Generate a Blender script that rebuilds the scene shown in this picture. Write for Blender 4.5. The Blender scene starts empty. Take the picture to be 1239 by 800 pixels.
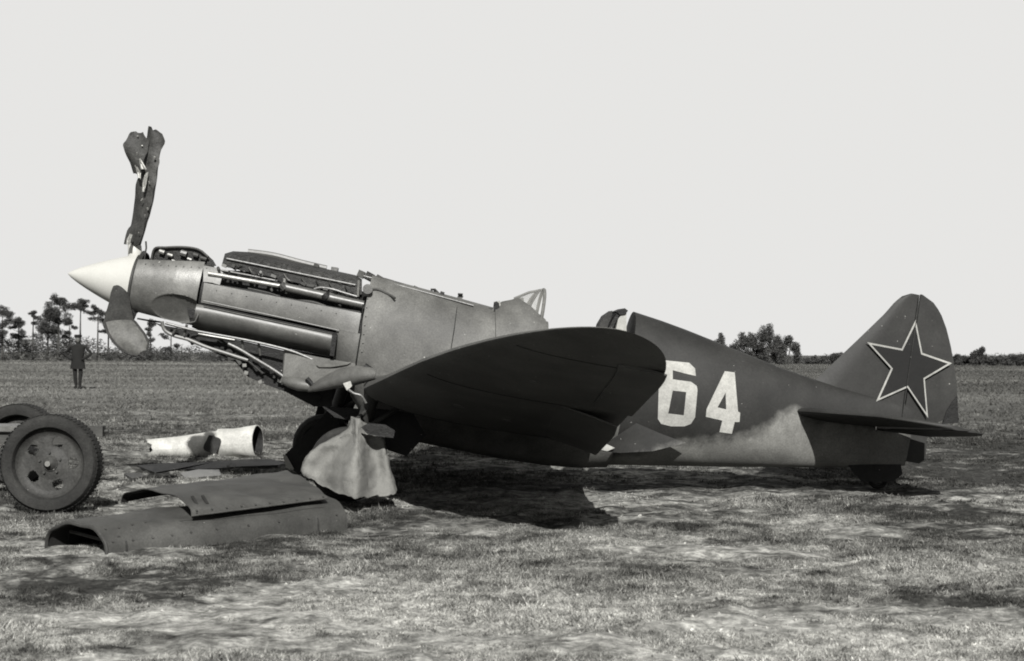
import bpy, bmesh, math, random
import numpy as np
from math import radians, sin, cos, pi, atan2, sqrt
from mathutils import Vector, Matrix, Euler

random.seed(7); rng = np.random.default_rng(7)
sc = bpy.context.scene
COL = sc.collection

# ------------------------------------------------------------------ camera
W0, H0, F = 1239.0, 800.0, 1690.0        # photograph size and focal length, in its pixels
CAM = Vector((0, -13.0, 1.27)); DS = F / 2070.0
cam = bpy.data.cameras.new('camera'); cam.sensor_width = 36; cam.lens = 36 * F / W0
cam.clip_start = 0.1; cam.clip_end = 9000
camo = bpy.data.objects.new('camera', cam); COL.objects.link(camo)
CR = Matrix.Rotation(radians(90) + math.atan(28 / F), 3, 'X') @ Matrix.Rotation(radians(0.26), 3, 'Z')
camo.location = CAM; camo.rotation_euler = CR.to_euler()
sc.camera = camo
cam.dof.use_dof = True; cam.dof.focus_distance = 12.3; cam.dof.aperture_fstop = 5.0      # an old hand-held camera lens
sc.cycles.filter_width = 1.9

# ------------------------------------------------------------------ sky, sun
SUN_DIR = Vector((-0.15, 1.50, -1.0)).normalized()      # the way the light travels
elev = math.asin(-SUN_DIR.z); azim = atan2(-SUN_DIR.x, -SUN_DIR.y)
world = bpy.data.worlds.new('World'); sc.world = world; world.use_nodes = True
wn = world.node_tree; wn.nodes.clear()
sky = wn.nodes.new('ShaderNodeTexSky'); sky.sky_type = 'NISHITA'; sky.sun_disc = False
sky.sun_elevation = elev; sky.sun_rotation = azim; sky.air_density = 1.0; sky.dust_density = 1.5
bw = wn.nodes.new('ShaderNodeRGBToBW')                  # a black-and-white film
mulk = wn.nodes.new('ShaderNodeMath'); mulk.operation = 'MULTIPLY'; mulk.inputs[1].default_value = 1.6
cap = wn.nodes.new('ShaderNodeMath'); cap.operation = 'MINIMUM'; cap.inputs[1].default_value = 3.58
tint = wn.nodes.new('ShaderNodeMixRGB'); tint.blend_type = 'MULTIPLY'; tint.inputs[0].default_value = 1
tint.inputs[2].default_value = (1.0, 0.993, 0.975, 1)
bg = wn.nodes.new('ShaderNodeBackground'); bg.inputs[1].default_value = 0.10
wo = wn.nodes.new('ShaderNodeOutputWorld')
L_ = wn.links.new
L_(sky.outputs[0], bw.inputs[0]); L_(bw.outputs[0], mulk.inputs[0]); L_(mulk.outputs[0], cap.inputs[0])
L_(cap.outputs[0], tint.inputs[1]); L_(tint.outputs[0], bg.inputs[0]); L_(bg.outputs[0], wo.inputs[0])
sun = bpy.data.lights.new('sun', 'SUN'); sun.energy = 5.0; sun.angle = radians(0.55); sun.color = (1, 0.985, 0.96)
suno = bpy.data.objects.new('sun', sun); COL.objects.link(suno)
suno.rotation_euler = SUN_DIR.to_track_quat('-Z', 'Y').to_euler(); suno.location = (0, -20, 25)
sc.view_settings.view_transform = 'Standard'; sc.view_settings.look = 'None'
sc.view_settings.exposure = 1.15; sc.view_settings.gamma = 1.0

# ------------------------------------------------------------------ measuring helpers
def ray(px, py):
    return CR @ Vector(((px - W0 / 2) / F, -(py - H0 / 2) / F, -1.0))
def at_d(px, py, d):                     # point at distance d ahead of the camera
    r = ray(px, py); return CAM + r * (d / r.y)
def at_depth(px, py, d): return at_d(px, py, d * DS)
def on_ground(px, py, z=0.0):
    r = ray(px, py); return CAM + r * ((z - CAM.z) / r.z)
# aircraft frame: x aft, y to starboard (away from the camera), z up, origin on the thrust line
AR = (Matrix.Rotation(radians(4.16), 3, 'Z') @ Matrix.Rotation(radians(10.15), 3, 'Y') @ Matrix.Rotation(radians(0.61), 3, 'X'))
AT = Vector((0.006, 0, 1.254)); ARI = AR.transposed()
def loc(px, py, y=0.0):
    o = ARI @ (CAM - AT); r = ARI @ ray(px, py)
    return o + r * ((y - o.y) / r.y)
def seg(pts, y=0.0):                     # list of pixels -> sorted arrays x, z in the aircraft frame
    q = sorted([(loc(a, b, y).x, loc(a, b, y).z) for a, b in pts])
    return np.array([i[0] for i in q]), np.array([i[1] for i in q])
def lerp(a, b, t): return a + (b - a) * t
def smoothpts(pts, n=5):
    out = []
    for i in range(len(pts) - 1):
        p0 = pts[max(i - 1, 0)]; p1 = pts[i]; p2 = pts[i + 1]; p3 = pts[min(i + 2, len(pts) - 1)]
        for k in range(n):
            t = k / n; out.append(tuple(.5 * ((2 * p1[j]) + (-p0[j] + p2[j]) * t + (2 * p0[j] - 5 * p1[j] + 4 * p2[j] - p3[j]) * t * t + (-p0[j] + 3 * p1[j] - 3 * p2[j] + p3[j]) * t ** 3) for j in range(len(p1))))
    out.append(tuple(pts[-1])); return out

# ------------------------------------------------------------------ materials
TINT = (1.0, 0.995, 0.93)
def grey(v): v *= .625; return (v * TINT[0], v * TINT[1], v * TINT[2], 1)
def mat(name, v, rough=0.6, var=0.25, scale=6.0, metal=0.0, bump=0.15, speck=0.0, v2=None, mask=None, streak=(1, 1, 1), fine=60, glossvar=0.1):
    m = bpy.data.materials.new(name); m.use_nodes = True
    nt = m.node_tree; N = nt.nodes; Lk = nt.links.new; b = N['Principled BSDF']
    tc = N.new('ShaderNodeTexCoord'); mp = N.new('ShaderNodeMapping'); mp.inputs['Scale'].default_value = streak
    Lk(tc.outputs['Object'], mp.inputs[0])
    n1 = N.new('ShaderNodeTexNoise'); n1.inputs['Scale'].default_value = scale; n1.inputs['Detail'].default_value = 8; n1.inputs['Roughness'].default_value = 0.65
    Lk(mp.outputs[0], n1.inputs[0])
    n2 = N.new('ShaderNodeTexNoise'); n2.inputs['Scale'].default_value = fine; n2.inputs['Detail'].default_value = 4
    Lk(mp.outputs[0], n2.inputs[0])
    mr = N.new('ShaderNodeMapRange'); mr.inputs[1].default_value = 0.25; mr.inputs[2].default_value = 0.75
    mr.inputs[3].default_value = 1 - var; mr.inputs[4].default_value = 1 + var; Lk(n1.outputs[0], mr.inputs[0])
    mr2 = N.new('ShaderNodeMapRange'); mr2.inputs[1].default_value = 0.3; mr2.inputs[2].default_value = 0.7
    mr2.inputs[3].default_value = 1 - var * .6; mr2.inputs[4].default_value = 1 + var * .6; Lk(n2.outputs[0], mr2.inputs[0])
    mm = N.new('ShaderNodeMath'); mm.operation = 'MULTIPLY'; Lk(mr.outputs[0], mm.inputs[0]); Lk(mr2.outputs[0], mm.inputs[1])
    n3 = N.new('ShaderNodeTexNoise'); n3.inputs['Scale'].default_value = 1.6; n3.inputs['Detail'].default_value = 6; n3.inputs['Distortion'].default_value = .6; Lk(mp.outputs[0], n3.inputs[0])
    mr3 = N.new('ShaderNodeMapRange'); mr3.inputs[1].default_value = 0.35; mr3.inputs[2].default_value = 0.62; mr3.inputs[3].default_value = 1 - var * .9; mr3.inputs[4].default_value = 1 + var * .35; Lk(n3.outputs[0], mr3.inputs[0])
    mm2 = N.new('ShaderNodeMath'); mm2.operation = 'MULTIPLY'; Lk(mm.outputs[0], mm2.inputs[0]); Lk(mr3.outputs[0], mm2.inputs[1]); mm = mm2
    basec = N.new('ShaderNodeRGB'); basec.outputs[0].default_value = grey(v); src = basec.outputs[0]
    if v2 is not None:
        c2 = N.new('ShaderNodeRGB'); c2.outputs[0].default_value = grey(v2)
        mx = N.new('ShaderNodeMixRGB'); Lk(mask(nt, tc, n1), mx.inputs[0]); Lk(src, mx.inputs[1]); Lk(c2.outputs[0], mx.inputs[2]); src = mx.outputs[0]
    vm = N.new('ShaderNodeVectorMath'); vm.operation = 'SCALE'; Lk(src, vm.inputs[0]); Lk(mm.outputs[0], vm.inputs['Scale'])
    src = vm.outputs[0]
    if speck:                            # chips and bright scratches
        vo = N.new('ShaderNodeTexNoise'); vo.inputs['Scale'].default_value = 34; vo.inputs['Detail'].default_value = 2; Lk(tc.outputs['Object'], vo.inputs[0])
        r = N.new('ShaderNodeMapRange'); r.inputs[1].default_value = 0.76 - 0.02 * speck; r.inputs[2].default_value = 0.80 - 0.02 * speck; Lk(vo.outputs[0], r.inputs[0])
        mx = N.new('ShaderNodeMixRGB'); Lk(r.outputs[0], mx.inputs[0]); Lk(src, mx.inputs[1]); mx.inputs[2].default_value = grey(0.3); src = mx.outputs[0]
    Lk(src, b.inputs['Base Color'])
    b.inputs['Metallic'].default_value = metal; b.inputs['Specular IOR Level'].default_value = 0.5 if metal > .05 else 0.18      # matt distemper paint and cloth
    rr = N.new('ShaderNodeMapRange'); rr.inputs[3].default_value = max(0.05, rough - glossvar); rr.inputs[4].default_value = min(1, rough + glossvar); Lk(n1.outputs[0], rr.inputs[0]); Lk(rr.outputs[0], b.inputs['Roughness'])
    if bump:
        bp = N.new('ShaderNodeBump'); bp.inputs['Strength'].default_value = bump; bp.inputs['Distance'].default_value = 0.02
        ad = N.new('ShaderNodeMath'); ad.operation = 'MULTIPLY_ADD'; ad.inputs[1].default_value = 0.3
        Lk(n2.outputs[0], ad.inputs[0]); Lk(n1.outputs[0], ad.inputs[2]); Lk(ad.outputs[0], bp.inputs['Height']); Lk(bp.outputs[0], b.inputs['Normal'])
    return m

def curve_mask(pts, soft=0.07, wob=0.30, flip=False):     # 1 below a paint edge z = f(x) in the aircraft frame
    xs = [p[0] for p in pts]; zs = [p[1] for p in pts]
    x0, x1, z0, z1 = min(xs), max(xs), -1.5, 1.0
    def f(nt, tc, noise):
        N = nt.nodes; Lk = nt.links.new
        s = N.new('ShaderNodeSeparateXYZ'); Lk(tc.outputs['Object'], s.inputs[0])
        mr = N.new('ShaderNodeMapRange'); mr.inputs[1].default_value = x0; mr.inputs[2].default_value = x1; Lk(s.outputs[0], mr.inputs[0])
        fc = N.new('ShaderNodeFloatCurve'); c = fc.mapping.curves[0]
        for i, (x, z) in enumerate(sorted(pts)):
            u = (x - x0) / (x1 - x0); w = (z - z0) / (z1 - z0)
            if i < 2 and i in (0,): c.points[0].location = (u, w)
            elif i == len(pts) - 1: c.points[len(c.points) - 1].location = (u, w)
            else: c.points.new(u, w)
        fc.mapping.update(); Lk(mr.outputs[0], fc.inputs['Value'])
        back = N.new('ShaderNodeMath'); back.operation = 'MULTIPLY_ADD'; back.inputs[1].default_value = z1 - z0; back.inputs[2].default_value = z0; Lk(fc.outputs[0], back.inputs[0])
        nz = N.new('ShaderNodeMath'); nz.operation = 'MULTIPLY_ADD'; nz.inputs[1].default_value = wob; nz.inputs[2].default_value = -wob / 2; Lk(noise.outputs[0], nz.inputs[0])
        a = N.new('ShaderNodeMath'); a.operation = 'ADD'; Lk(back.outputs[0], a.inputs[0]); Lk(nz.outputs[0], a.inputs[1])
        d = N.new('ShaderNodeMath'); d.operation = 'SUBTRACT'; Lk(a.outputs[0], d.inputs[0]); Lk(s.outputs[2], d.inputs[1])
        r = N.new('ShaderNodeMapRange'); r.inputs[1].default_value = -soft; r.inputs[2].default_value = soft; Lk(d.outputs[0], r.inputs[0])
        return r.outputs[0]
    return f

BELLY = [(loc(*p, -.4).x, loc(*p, -.4).z) for p in ((735, 562), (790, 545), (850, 536), (905, 528), (935, 515), (955, 502), (966, 502), (1110, 530))]
M = dict(
    nose=mat('bare_grey_cowl_metal', 0.125, 0.42, 0.30, 9, 0.25, 0.12, 1.0, fine=90),
    cowl=mat('grey_painted_cowl', 0.098, 0.5, 0.34, 7, 0.06, 0.10, 0.8, fine=80),
    fwd=mat('weathered_grey_paint', 0.1, 0.6, 0.34, 5, 0.0, 0.10, 0.7, fine=70),
    rear=mat('dark_green_paint', 0.019, 0.6, 0.30, 4, 0.0, 0.08, 0.2, v2=0.15, mask=curve_mask(BELLY), fine=60),
    fin=mat('dark_fin_paint', 0.024, 0.6, 0.28, 5, 0, 0.08, 0.6, fine=60),
    wing=mat('wing_paint', 0.075, 0.65, 0.28, 4, 0, 0.10, 1.1, fine=60),
    flap=mat('flap_paint', 0.085, 0.6, 0.25, 5, 0, 0.08, 0.6),
    wtop=mat('wing_edge_paint', 0.12, 0.6, 0.3, 8, 0, 0.1, 0.6),
    dark=mat('oily_engine_metal', 0.01, 0.6, 0.5, 14, 0.0, 0.5, 0.9, fine=70),
    block=mat('engine_casting', 0.024, 0.55, 0.5, 22, 0.05, 0.5, 0.9, fine=90),
    pipe=mat('pipe_metal', 0.075, 0.42, 0.3, 12, 0.15, 0.15, 0.5),
    bright=mat('bright_aluminium', 0.17, 0.4, 0.25, 12, 0.4, 0.15),
    white=mat('white_spinner_paint', 0.41, 0.45, 0.05, 5, 0, 0.05),
    number=mat('white_number_paint', 0.3, 0.7, 0.22, 12, 0, 0.05, 0),
    star=mat('red_star_paint', 0.006, 0.6, 0.3, 12, 0, 0.05, 0.7),
    blade=mat('scorched_blade_paint', 0.034, 0.6, 0.5, 12, 0, 0.4, 0.8),
    blade_lit=mat('lit_tone_blade_face', 0.1, 0.6, 0.35, 14, 0, 0.3, 0.9),  # lighter tone paints sunlight onto the bent blade tip
    torn=mat('torn_metal_edge', 0.25, 0.45, 0.3, 20, 0.4, 0.3),
    rubber=mat('tyre_rubber', 0.022, 0.85, 0.45, 16, 0, 0.4, 0.4, fine=90),
    rim=mat('wheel_paint', 0.035, 0.65, 0.45, 10, 0, 0.3, 1.2),
    canvas=mat('canvas_cloth', 0.155, 0.95, 0.22, 9, 0, 0.5, 0, fine=110),
    panel=mat('cowling_sheet_paint', 0.055, 0.6, 0.30, 6, 0.0, 0.10, 0.5, fine=80),
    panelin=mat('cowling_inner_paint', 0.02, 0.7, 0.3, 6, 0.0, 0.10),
    duct=mat('pale_duct_paint', 0.42, 0.6, 0.28, 7, 0, 0.2, 0),
    cloth=mat('dark_wool_uniform', 0.012, 0.95, 0.3, 8, 0, 0.2),
    skin=mat('skin', 0.12, 0.6, 0.1, 8),
    leather=mat('brown_leather', 0.03, 0.7, 0.4, 12, 0, 0.3),
    bark=mat('pine_bark', 0.05, 0.9, 0.4, 3, 0, 0.5),
    wood=mat('weathered_wood', 0.06, 0.8, 0.4, 6, 0, 0.3, streak=(1, 6, 6)),
    steel=mat('dull_steel', 0.045, 0.6, 0.4, 8, 0.05, 0.2, 0.6),
)
gl = bpy.data.materials.new('scratched_perspex'); gl.use_nodes = True
_n = gl.node_tree.nodes; _b = _n['Principled BSDF']; _b.inputs['Base Color'].default_value = grey(0.4); _b.inputs['Roughness'].default_value = 0.25
_t = _n.new('ShaderNodeBsdfTransparent'); _m = _n.new('ShaderNodeMixShader'); _m.inputs[0].default_value = 0.16
gl.node_tree.links.new(_t.outputs[0], _m.inputs[1]); gl.node_tree.links.new(_b.outputs[0], _m.inputs[2]); gl.node_tree.links.new(_m.outputs[0], _n['Material Output'].inputs[0])
M['glass'] = gl

# ------------------------------------------------------------------ mesh helpers
class MB:
    def __init__(s): s.v = []; s.f = []; s.mi = []
    def add(s, vs, fs, mi=0):
        n = len(s.v); s.v += [tuple(v) for v in vs]; s.f += [tuple(i + n for i in f) for f in fs]; s.mi += [mi] * len(fs)
    def loft(s, rings, closed=True, caps=True, mi=0):
        n = len(rings[0]); vs = [p for r in rings for p in r]; fs = []
        for i in range(len(rings) - 1):
            for j in range(n if closed else n - 1):
                a = i * n + j; b = i * n + (j + 1) % n
                fs.append((a, b, b + n, a + n))
        if caps and closed:
            fs.append(tuple(range(n))[::-1]); fs.append(tuple(range((len(rings) - 1) * n, len(rings) * n)))
        s.add(vs, fs, mi)
    def tube(s, pts, r, seg=10, mi=0, caps=True):
        pts = [Vector(p) for p in pts]; rs = r if isinstance(r, (list, tuple)) else [r] * len(pts); rings = []
        t0 = (pts[1] - pts[0]).normalized(); up = Vector((0, 0, 1)) if abs(t0.z) < .9 else Vector((1, 0, 0))
        u = t0.cross(up).normalized()
        for i, p in enumerate(pts):
            t = (pts[min(i + 1, len(pts) - 1)] - pts[max(i - 1, 0)]).normalized()
            u = (u - t * u.dot(t)).normalized(); w = t.cross(u)
            rings.append([p + (u * cos(2 * pi * k / seg) + w * sin(2 * pi * k / seg)) * rs[i] for k in range(seg)])
        s.loft(rings, True, caps, mi)
    def box(s, c, size, rot=None, mi=0, taper=1.0):
        c = Vector(c); sx, sy, sz = [i / 2 for i in size]; vs = []
        for z in (-1, 1):
            k = taper if z > 0 else 1
            for x, y in ((-1, -1), (1, -1), (1, 1), (-1, 1)):
                q = Vector((x * sx * k, y * sy * k, z * sz)); q = rot @ q if rot else q; vs.append(c + q)
        s.add(vs, [(3, 2, 1, 0), (4, 5, 6, 7), (0, 1, 5, 4), (1, 2, 6, 5), (2, 3, 7, 6), (3, 0, 4, 7)], mi)
    def sheet(s, g, thick=0.004, mi=0, mi2=None):        # grid of points with real thickness
        r, c = len(g), len(g[0]); g = [[Vector(p) for p in row] for row in g]; nv = []
        for i in range(r):
            for j in range(c):
                a = g[min(i + 1, r - 1)][j] - g[max(i - 1, 0)][j]; b = g[i][min(j + 1, c - 1)] - g[i][max(j - 1, 0)]
                n = a.cross(b); nv.append(n.normalized() if n.length > 1e-9 else Vector((0, 0, 1)))
        top = [p for row in g for p in row]; bot = [p - nv[k] * thick for k, p in enumerate(top)]
        o = r * c; f1 = []; f2 = []
        for i in range(r - 1):
            for j in range(c - 1):
                a = i * c + j; f1.append((a, a + c, a + c + 1, a + 1)); f2.append((o + a, o + a + 1, o + a + c + 1, o + a + c))
        e = []
        for j in range(c - 1):
            e.append((j, j + 1, o + j + 1, o + j)); k = (r - 1) * c + j; e.append((k, o + k, o + k + 1, k + 1))
        for i in range(r - 1):
            k = i * c; e.append((k, o + k, o + k + c, k + c)); k = i * c + c - 1; e.append((k, k + c, o + k + c, o + k))
        n = len(s.v); s.v += [tuple(v) for v in top + bot]
        for fs, m_ in ((f1, mi), (f2, mi if mi2 is None else mi2), (e, mi)):
            s.f += [tuple(q + n for q in f) for f in fs]; s.mi += [m_] * len(fs)
    def build(s, name, m, parent=None, smooth=40, base=None):
        me = bpy.data.meshes.new(name)
        off = Vector(base) if base is not None else (Vector(parent['_b']) if parent is not None and '_b' in parent else Vector((0, 0, 0)))
        me.from_pydata([Vector(v) - off for v in s.v], [], s.f)
        for q in (m if isinstance(m, (list, tuple)) else [m]): me.materials.append(M[q] if isinstance(q, str) else q)
        for p, i in zip(me.polygons, s.mi): p.material_index = i
        bm = bmesh.new(); bm.from_mesh(me); bmesh.ops.recalc_face_normals(bm, faces=bm.faces); bm.to_mesh(me); bm.free()
        if smooth: me.shade_smooth(); me.set_sharp_from_angle(angle=radians(smooth))
        o = bpy.data.objects.new(name, me); COL.objects.link(o)
        if parent is not None:
            o.parent = parent; o['_b'] = tuple(off)
            if '_off' in parent: o.location = parent['_off']
        elif base is not None: o.location = base
        return o
def tag(o, label=None, cat=None, group=None, kind=None):
    for k, v in (('label', label), ('category', cat), ('group', group), ('kind', kind)):
        if v: o[k] = v
    return o
def thing(name, base, label, cat, group=None):
    o = bpy.data.objects.new(name, None); COL.objects.link(o); o.empty_display_size = 0.2
    o.location = base; o['_b'] = tuple(base); return tag(o, label, cat, group)

# ================================================================== THE SETTING
def hash2(ix, iy, s=0):
    h = np.sin(ix * 127.1 + iy * 311.7 + s * 74.7) * 43758.5453; return h - np.floor(h)
def vnoise(x, y, s=0):
    ix, iy = np.floor(x), np.floor(y); fx, fy = x - ix, y - iy; fx = fx * fx * (3 - 2 * fx); fy = fy * fy * (3 - 2 * fy)
    a = hash2(ix, iy, s); b = hash2(ix + 1, iy, s); c = hash2(ix, iy + 1, s); d = hash2(ix + 1, iy + 1, s)
    return (a * (1 - fx) + b * fx) * (1 - fy) + (c * (1 - fx) + d * fx) * fy
def relief(x, y):
    d = np.clip(1 - (np.abs(y + 2) - 14) / 40, 0, 1)
    h = (vnoise(x * .9, y * .9, 1) - .5) * .035 + (vnoise(x * 3.1, y * 3.1, 2) - .5) * .034 + (vnoise(x * 7.3, y * 7.3, 3) - .5) * .030 + (vnoise(x * 16, y * 16, 4) - .5) * .014
    return h * d
def axis(fine0, fine1, step, lo, hi, grow):
    a = list(np.arange(fine0, fine1, step)); s = step; p = a[-1]
    while p < hi: s *= grow; p += s; a.append(p)
    s = step; p = a[0]; b = []
    while p > lo: s *= grow; p -= s; b.append(p)
    return np.array(b[::-1] + a)
gx = axis(-5.5, 5.5, 0.045, -3500, 3500, 1.09); gy = axis(-7.6, 3.5, 0.045, -3500, 3500, 1.06)
X, Y = np.meshgrid(gx, gy); Z = relief(X, Y)
nx, ny = len(gx), len(gy)
gm = bpy.data.meshes.new('ground'); V = np.stack([X, Y, Z], -1).reshape(-1, 3)
idx = np.arange(nx * ny).reshape(ny, nx)
Q = np.stack([idx[:-1, :-1], idx[:-1, 1:], idx[1:, 1:], idx[1:, :-1]], -1).reshape(-1, 4)
gm.vertices.add(len(V)); gm.vertices.foreach_set('co', V.ravel())
gm.loops.add(Q.size); gm.loops.foreach_set('vertex_index', Q.ravel().astype(np.int32))
gm.polygons.add(len(Q)); gm.polygons.foreach_set('loop_start', np.arange(0, Q.size, 4, dtype=np.int32))
gm.update(calc_edges=True); gm.shade_smooth()
ground = bpy.data.objects.new('ground', gm); COL.objects.link(ground); ground['kind'] = 'structure'

def ground_mat(name, blades=False):
    m = bpy.data.materials.new(name); m.use_nodes = True
    nt = m.node_tree; N = nt.nodes; Lk = nt.links.new; b = N['Principled BSDF']; b.inputs['Roughness'].default_value = 0.95
    b.inputs['Specular IOR Level'].default_value = 0.05
    geo = N.new('ShaderNodeNewGeometry')
    def noise(scale, detail, rough, sc_=(1, 1, 1)):
        mp = N.new('ShaderNodeMapping'); mp.inputs['Scale'].default_value = sc_; Lk(geo.outputs['Position'], mp.inputs[0])
        n = N.new('ShaderNodeTexNoise'); n.inputs['Scale'].default_value = scale; n.inputs['Detail'].default_value = detail; n.inputs['Roughness'].default_value = rough
        Lk(mp.outputs[0], n.inputs[0]); return n.outputs[0]
    def rng_(x, a, b_, c, d):
        r = N.new('ShaderNodeMapRange'); r.inputs[1].default_value = a; r.inputs[2].default_value = b_; r.inputs[3].default_value = c; r.inputs[4].default_value = d; Lk(x, r.inputs[0]); return r.outputs[0]
    def mth(op, a, b_):
        q = N.new('ShaderNodeMath'); q.operation = op
        for i, k in enumerate((a, b_)):
            if isinstance(k, (int, float)): q.inputs[i].default_value = k
            else: Lk(k, q.inputs[i])
        return q.outputs[0]
    big = noise(0.55, 6, 0.6, (0.55, 1, 1)); med = noise(3.6, 8, 0.72, (0.75, 1, 1)); fin = noise(26, 5, 0.7)
    far = noise(0.05, 6, 0.7, (0.25, 1, 1))
    s = N.new('ShaderNodeSeparateXYZ'); Lk(geo.outputs['Position'], s.inputs[0])
    near = rng_(s.outputs[1], -6.5, -2.5, 1.0, 0.0)                      # drier, sandier turf nearer the road side
    v = mth('ADD', mth('MULTIPLY', big, 0.65), mth('MULTIPLY', med, 0.95))      # mean 0.8
    v = mth('ADD', v, mth('MULTIPLY', near, 0.09))
    right = rng_(s.outputs[0], 2.2, 4.6, 0.0, -0.075)
    v = mth('ADD', v, right); v = mth('ADD', v, rng_(s.outputs[1], -3.0, 1.5, 0.0, -0.05))
    def spot(px, py, rad, amt):                                           # worn or rank patch of turf
        p = on_ground(px, py); dd = N.new('ShaderNodeVectorMath'); dd.operation = 'DISTANCE'; Lk(geo.outputs['Position'], dd.inputs[0]); dd.inputs[1].default_value = p
        return rng_(mth('ADD', dd.outputs['Value'], mth('MULTIPLY', med, rad * .8)), rad * .4, rad * 1.6, amt, 0.0)
    for q in ((1015, 638, .55, .16), (60, 715, .8, -.14), (240, 700, .6, -.10), (1160, 625, .9, -.12), (560, 745, .8, .06), (760, 620, .6, -.06), (1190, 730, .5, -.08), (150, 770, .4, -.07), (330, 660, .6, -.05), (120, 640, .4, .06)): v = mth('ADD', v, spot(*q))
    tone = rng_(v, 0.70, 0.94, 0.036 if not blades else 0.035, 0.30 if not blades else 0.23)
    clod = noise(8, 6, 0.75)
    tone = mth('MULTIPLY', tone, rng_(fin, 0.3, 0.7, 0.45, 1.55)); tone = mth('MULTIPLY', tone, rng_(clod, 0.35, 0.65, 0.45, 1.55))
    if blades: tone = mth('MULTIPLY', tone, rng_(noise(75, 2, .5), .35, .65, .45, 1.7))
    dist = rng_(s.outputs[1], 6, 26, 0, 1)
    band = noise(0.12, 5, 0.7, (0.08, 1, 1))
    tf = mth('MULTIPLY', rng_(far, 0.35, 0.65, 0.08, 0.17), mth('MULTIPLY', rng_(band, .35, .65, .6, 1.35), rng_(s.outputs[0], 4, 14, 1.0, .68)))
    mx = N.new('ShaderNodeMixRGB'); Lk(dist, mx.inputs[0]); Lk(tone, mx.inputs[1]); Lk(mth('MULTIPLY', mth('MULTIPLY', tf, rng_(med, .35, .65, .5, 1.5)), rng_(clod, .3, .7, .6, 1.4)), mx.inputs[2])
    vm = N.new('ShaderNodeVectorMath'); vm.operation = 'MULTIPLY'; Lk(mx.outputs[0], vm.inputs[0]); vm.inputs[1].default_value = [.63 * q for q in TINT]
    Lk(vm.outputs[0], b.inputs['Base Color'])
    if not blades:
        bp = N.new('ShaderNodeBump'); bp.inputs['Strength'].default_value = 0.7; bp.inputs['Distance'].default_value = 0.03
        Lk(mth('ADD', mth('MULTIPLY', fin, .5), med), bp.inputs['Height']); Lk(bp.outputs[0], b.inputs['Normal'])
    return m
gm.materials.append(ground_mat('dry_turf')); gm_blade = ground_mat('grass_blades', True)

# short grass: many small blades in tufts
def blades(name, n, x0, x1, y0, y1, h0, h1, w, thr, farther=False):
    xs = []; ys = []
    tx = rng.uniform(x0, x1, n); ty = rng.uniform(y0, y1, n)
    halfw = (ty - CAM.y) * (W0 / 2 / F) * 1.3 + .3      # only where the photograph can see or nearly so
    if farther: ty = y0 + (y1 - y0) * rng.uniform(0, 1, n) ** 1.6; halfw = (ty - CAM.y) * (W0 / 2 / F) * 1.3 + .3; tx = rng.uniform(-1, 1, n) * np.minimum(halfw, x1)
    keep = (np.abs(tx) <= halfw) & (vnoise(tx * .8, ty * 1.3, 5) * .6 + vnoise(tx * 3, ty * 4, 6) * .5 > thr)
    tx = tx[keep]; ty = ty[keep]; k = 5
    bx = np.repeat(tx, k) + rng.normal(0, .022, len(tx) * k); by = np.repeat(ty, k) + rng.normal(0, .022, len(tx) * k)
    nb = len(bx); a = rng.uniform(0, pi, nb); h = rng.uniform(h0, h1, nb) * (.5 + 1.1 * vnoise(bx * 4, by * 4, 9)); z = relief(bx, by) - .004
    if farther: w = w * (1 + (by - 7) / 22); h = h * (1 + (by - 7) / 60)
    dx = np.cos(a) * w; dy = np.sin(a) * w; lx = rng.normal(0, .6, nb) * h; ly = rng.normal(0, .6, nb) * h
    P = np.stack([np.stack([bx - dx, by - dy, z], -1), np.stack([bx + dx, by + dy, z], -1), np.stack([bx + lx, by + ly, z + h], -1)], 1).reshape(-1, 3)
    me = bpy.data.meshes.new(name); me.vertices.add(len(P)); me.vertices.foreach_set('co', P.ravel())
    me.loops.add(len(P)); me.loops.foreach_set('vertex_index', np.arange(len(P), dtype=np.int32))
    me.polygons.add(nb); me.polygons.foreach_set('loop_start', np.arange(0, len(P), 3, dtype=np.int32)); me.update(calc_edges=True)
    me.materials.append(gm_blade); return me
parts_ = [blades('grass', 90000, -4.6, 4.6, -7.7, -2, .008, .024, .0035, .44), blades('grass', 54000, -9.5, 9.5, -2, 9, .010, .032, .006, .46), blades('grass', 9000, -4, 4, -7.7, -1, .03, .055, .004, .64), blades('grass', 7000, -8, 8, -1, 9, .03, .065, .006, .66), blades('grass', 60000, -36, 36, 7, 75, .02, .06, .009, .44, True), blades('grass', 60000, -85, 85, 60, 205, .02, .05, .006, .44, True)]
bmg = bmesh.new()
for q in parts_: bmg.from_mesh(q)
gme = bpy.data.meshes.new('grass'); bmg.to_mesh(gme); bmg.free(); gme.materials.append(gm_blade)
go = bpy.data.objects.new('grass', gme); COL.objects.link(go)
tag(go, 'short dry grass growing in tufts over the airfield', 'grass', kind='stuff')

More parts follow.
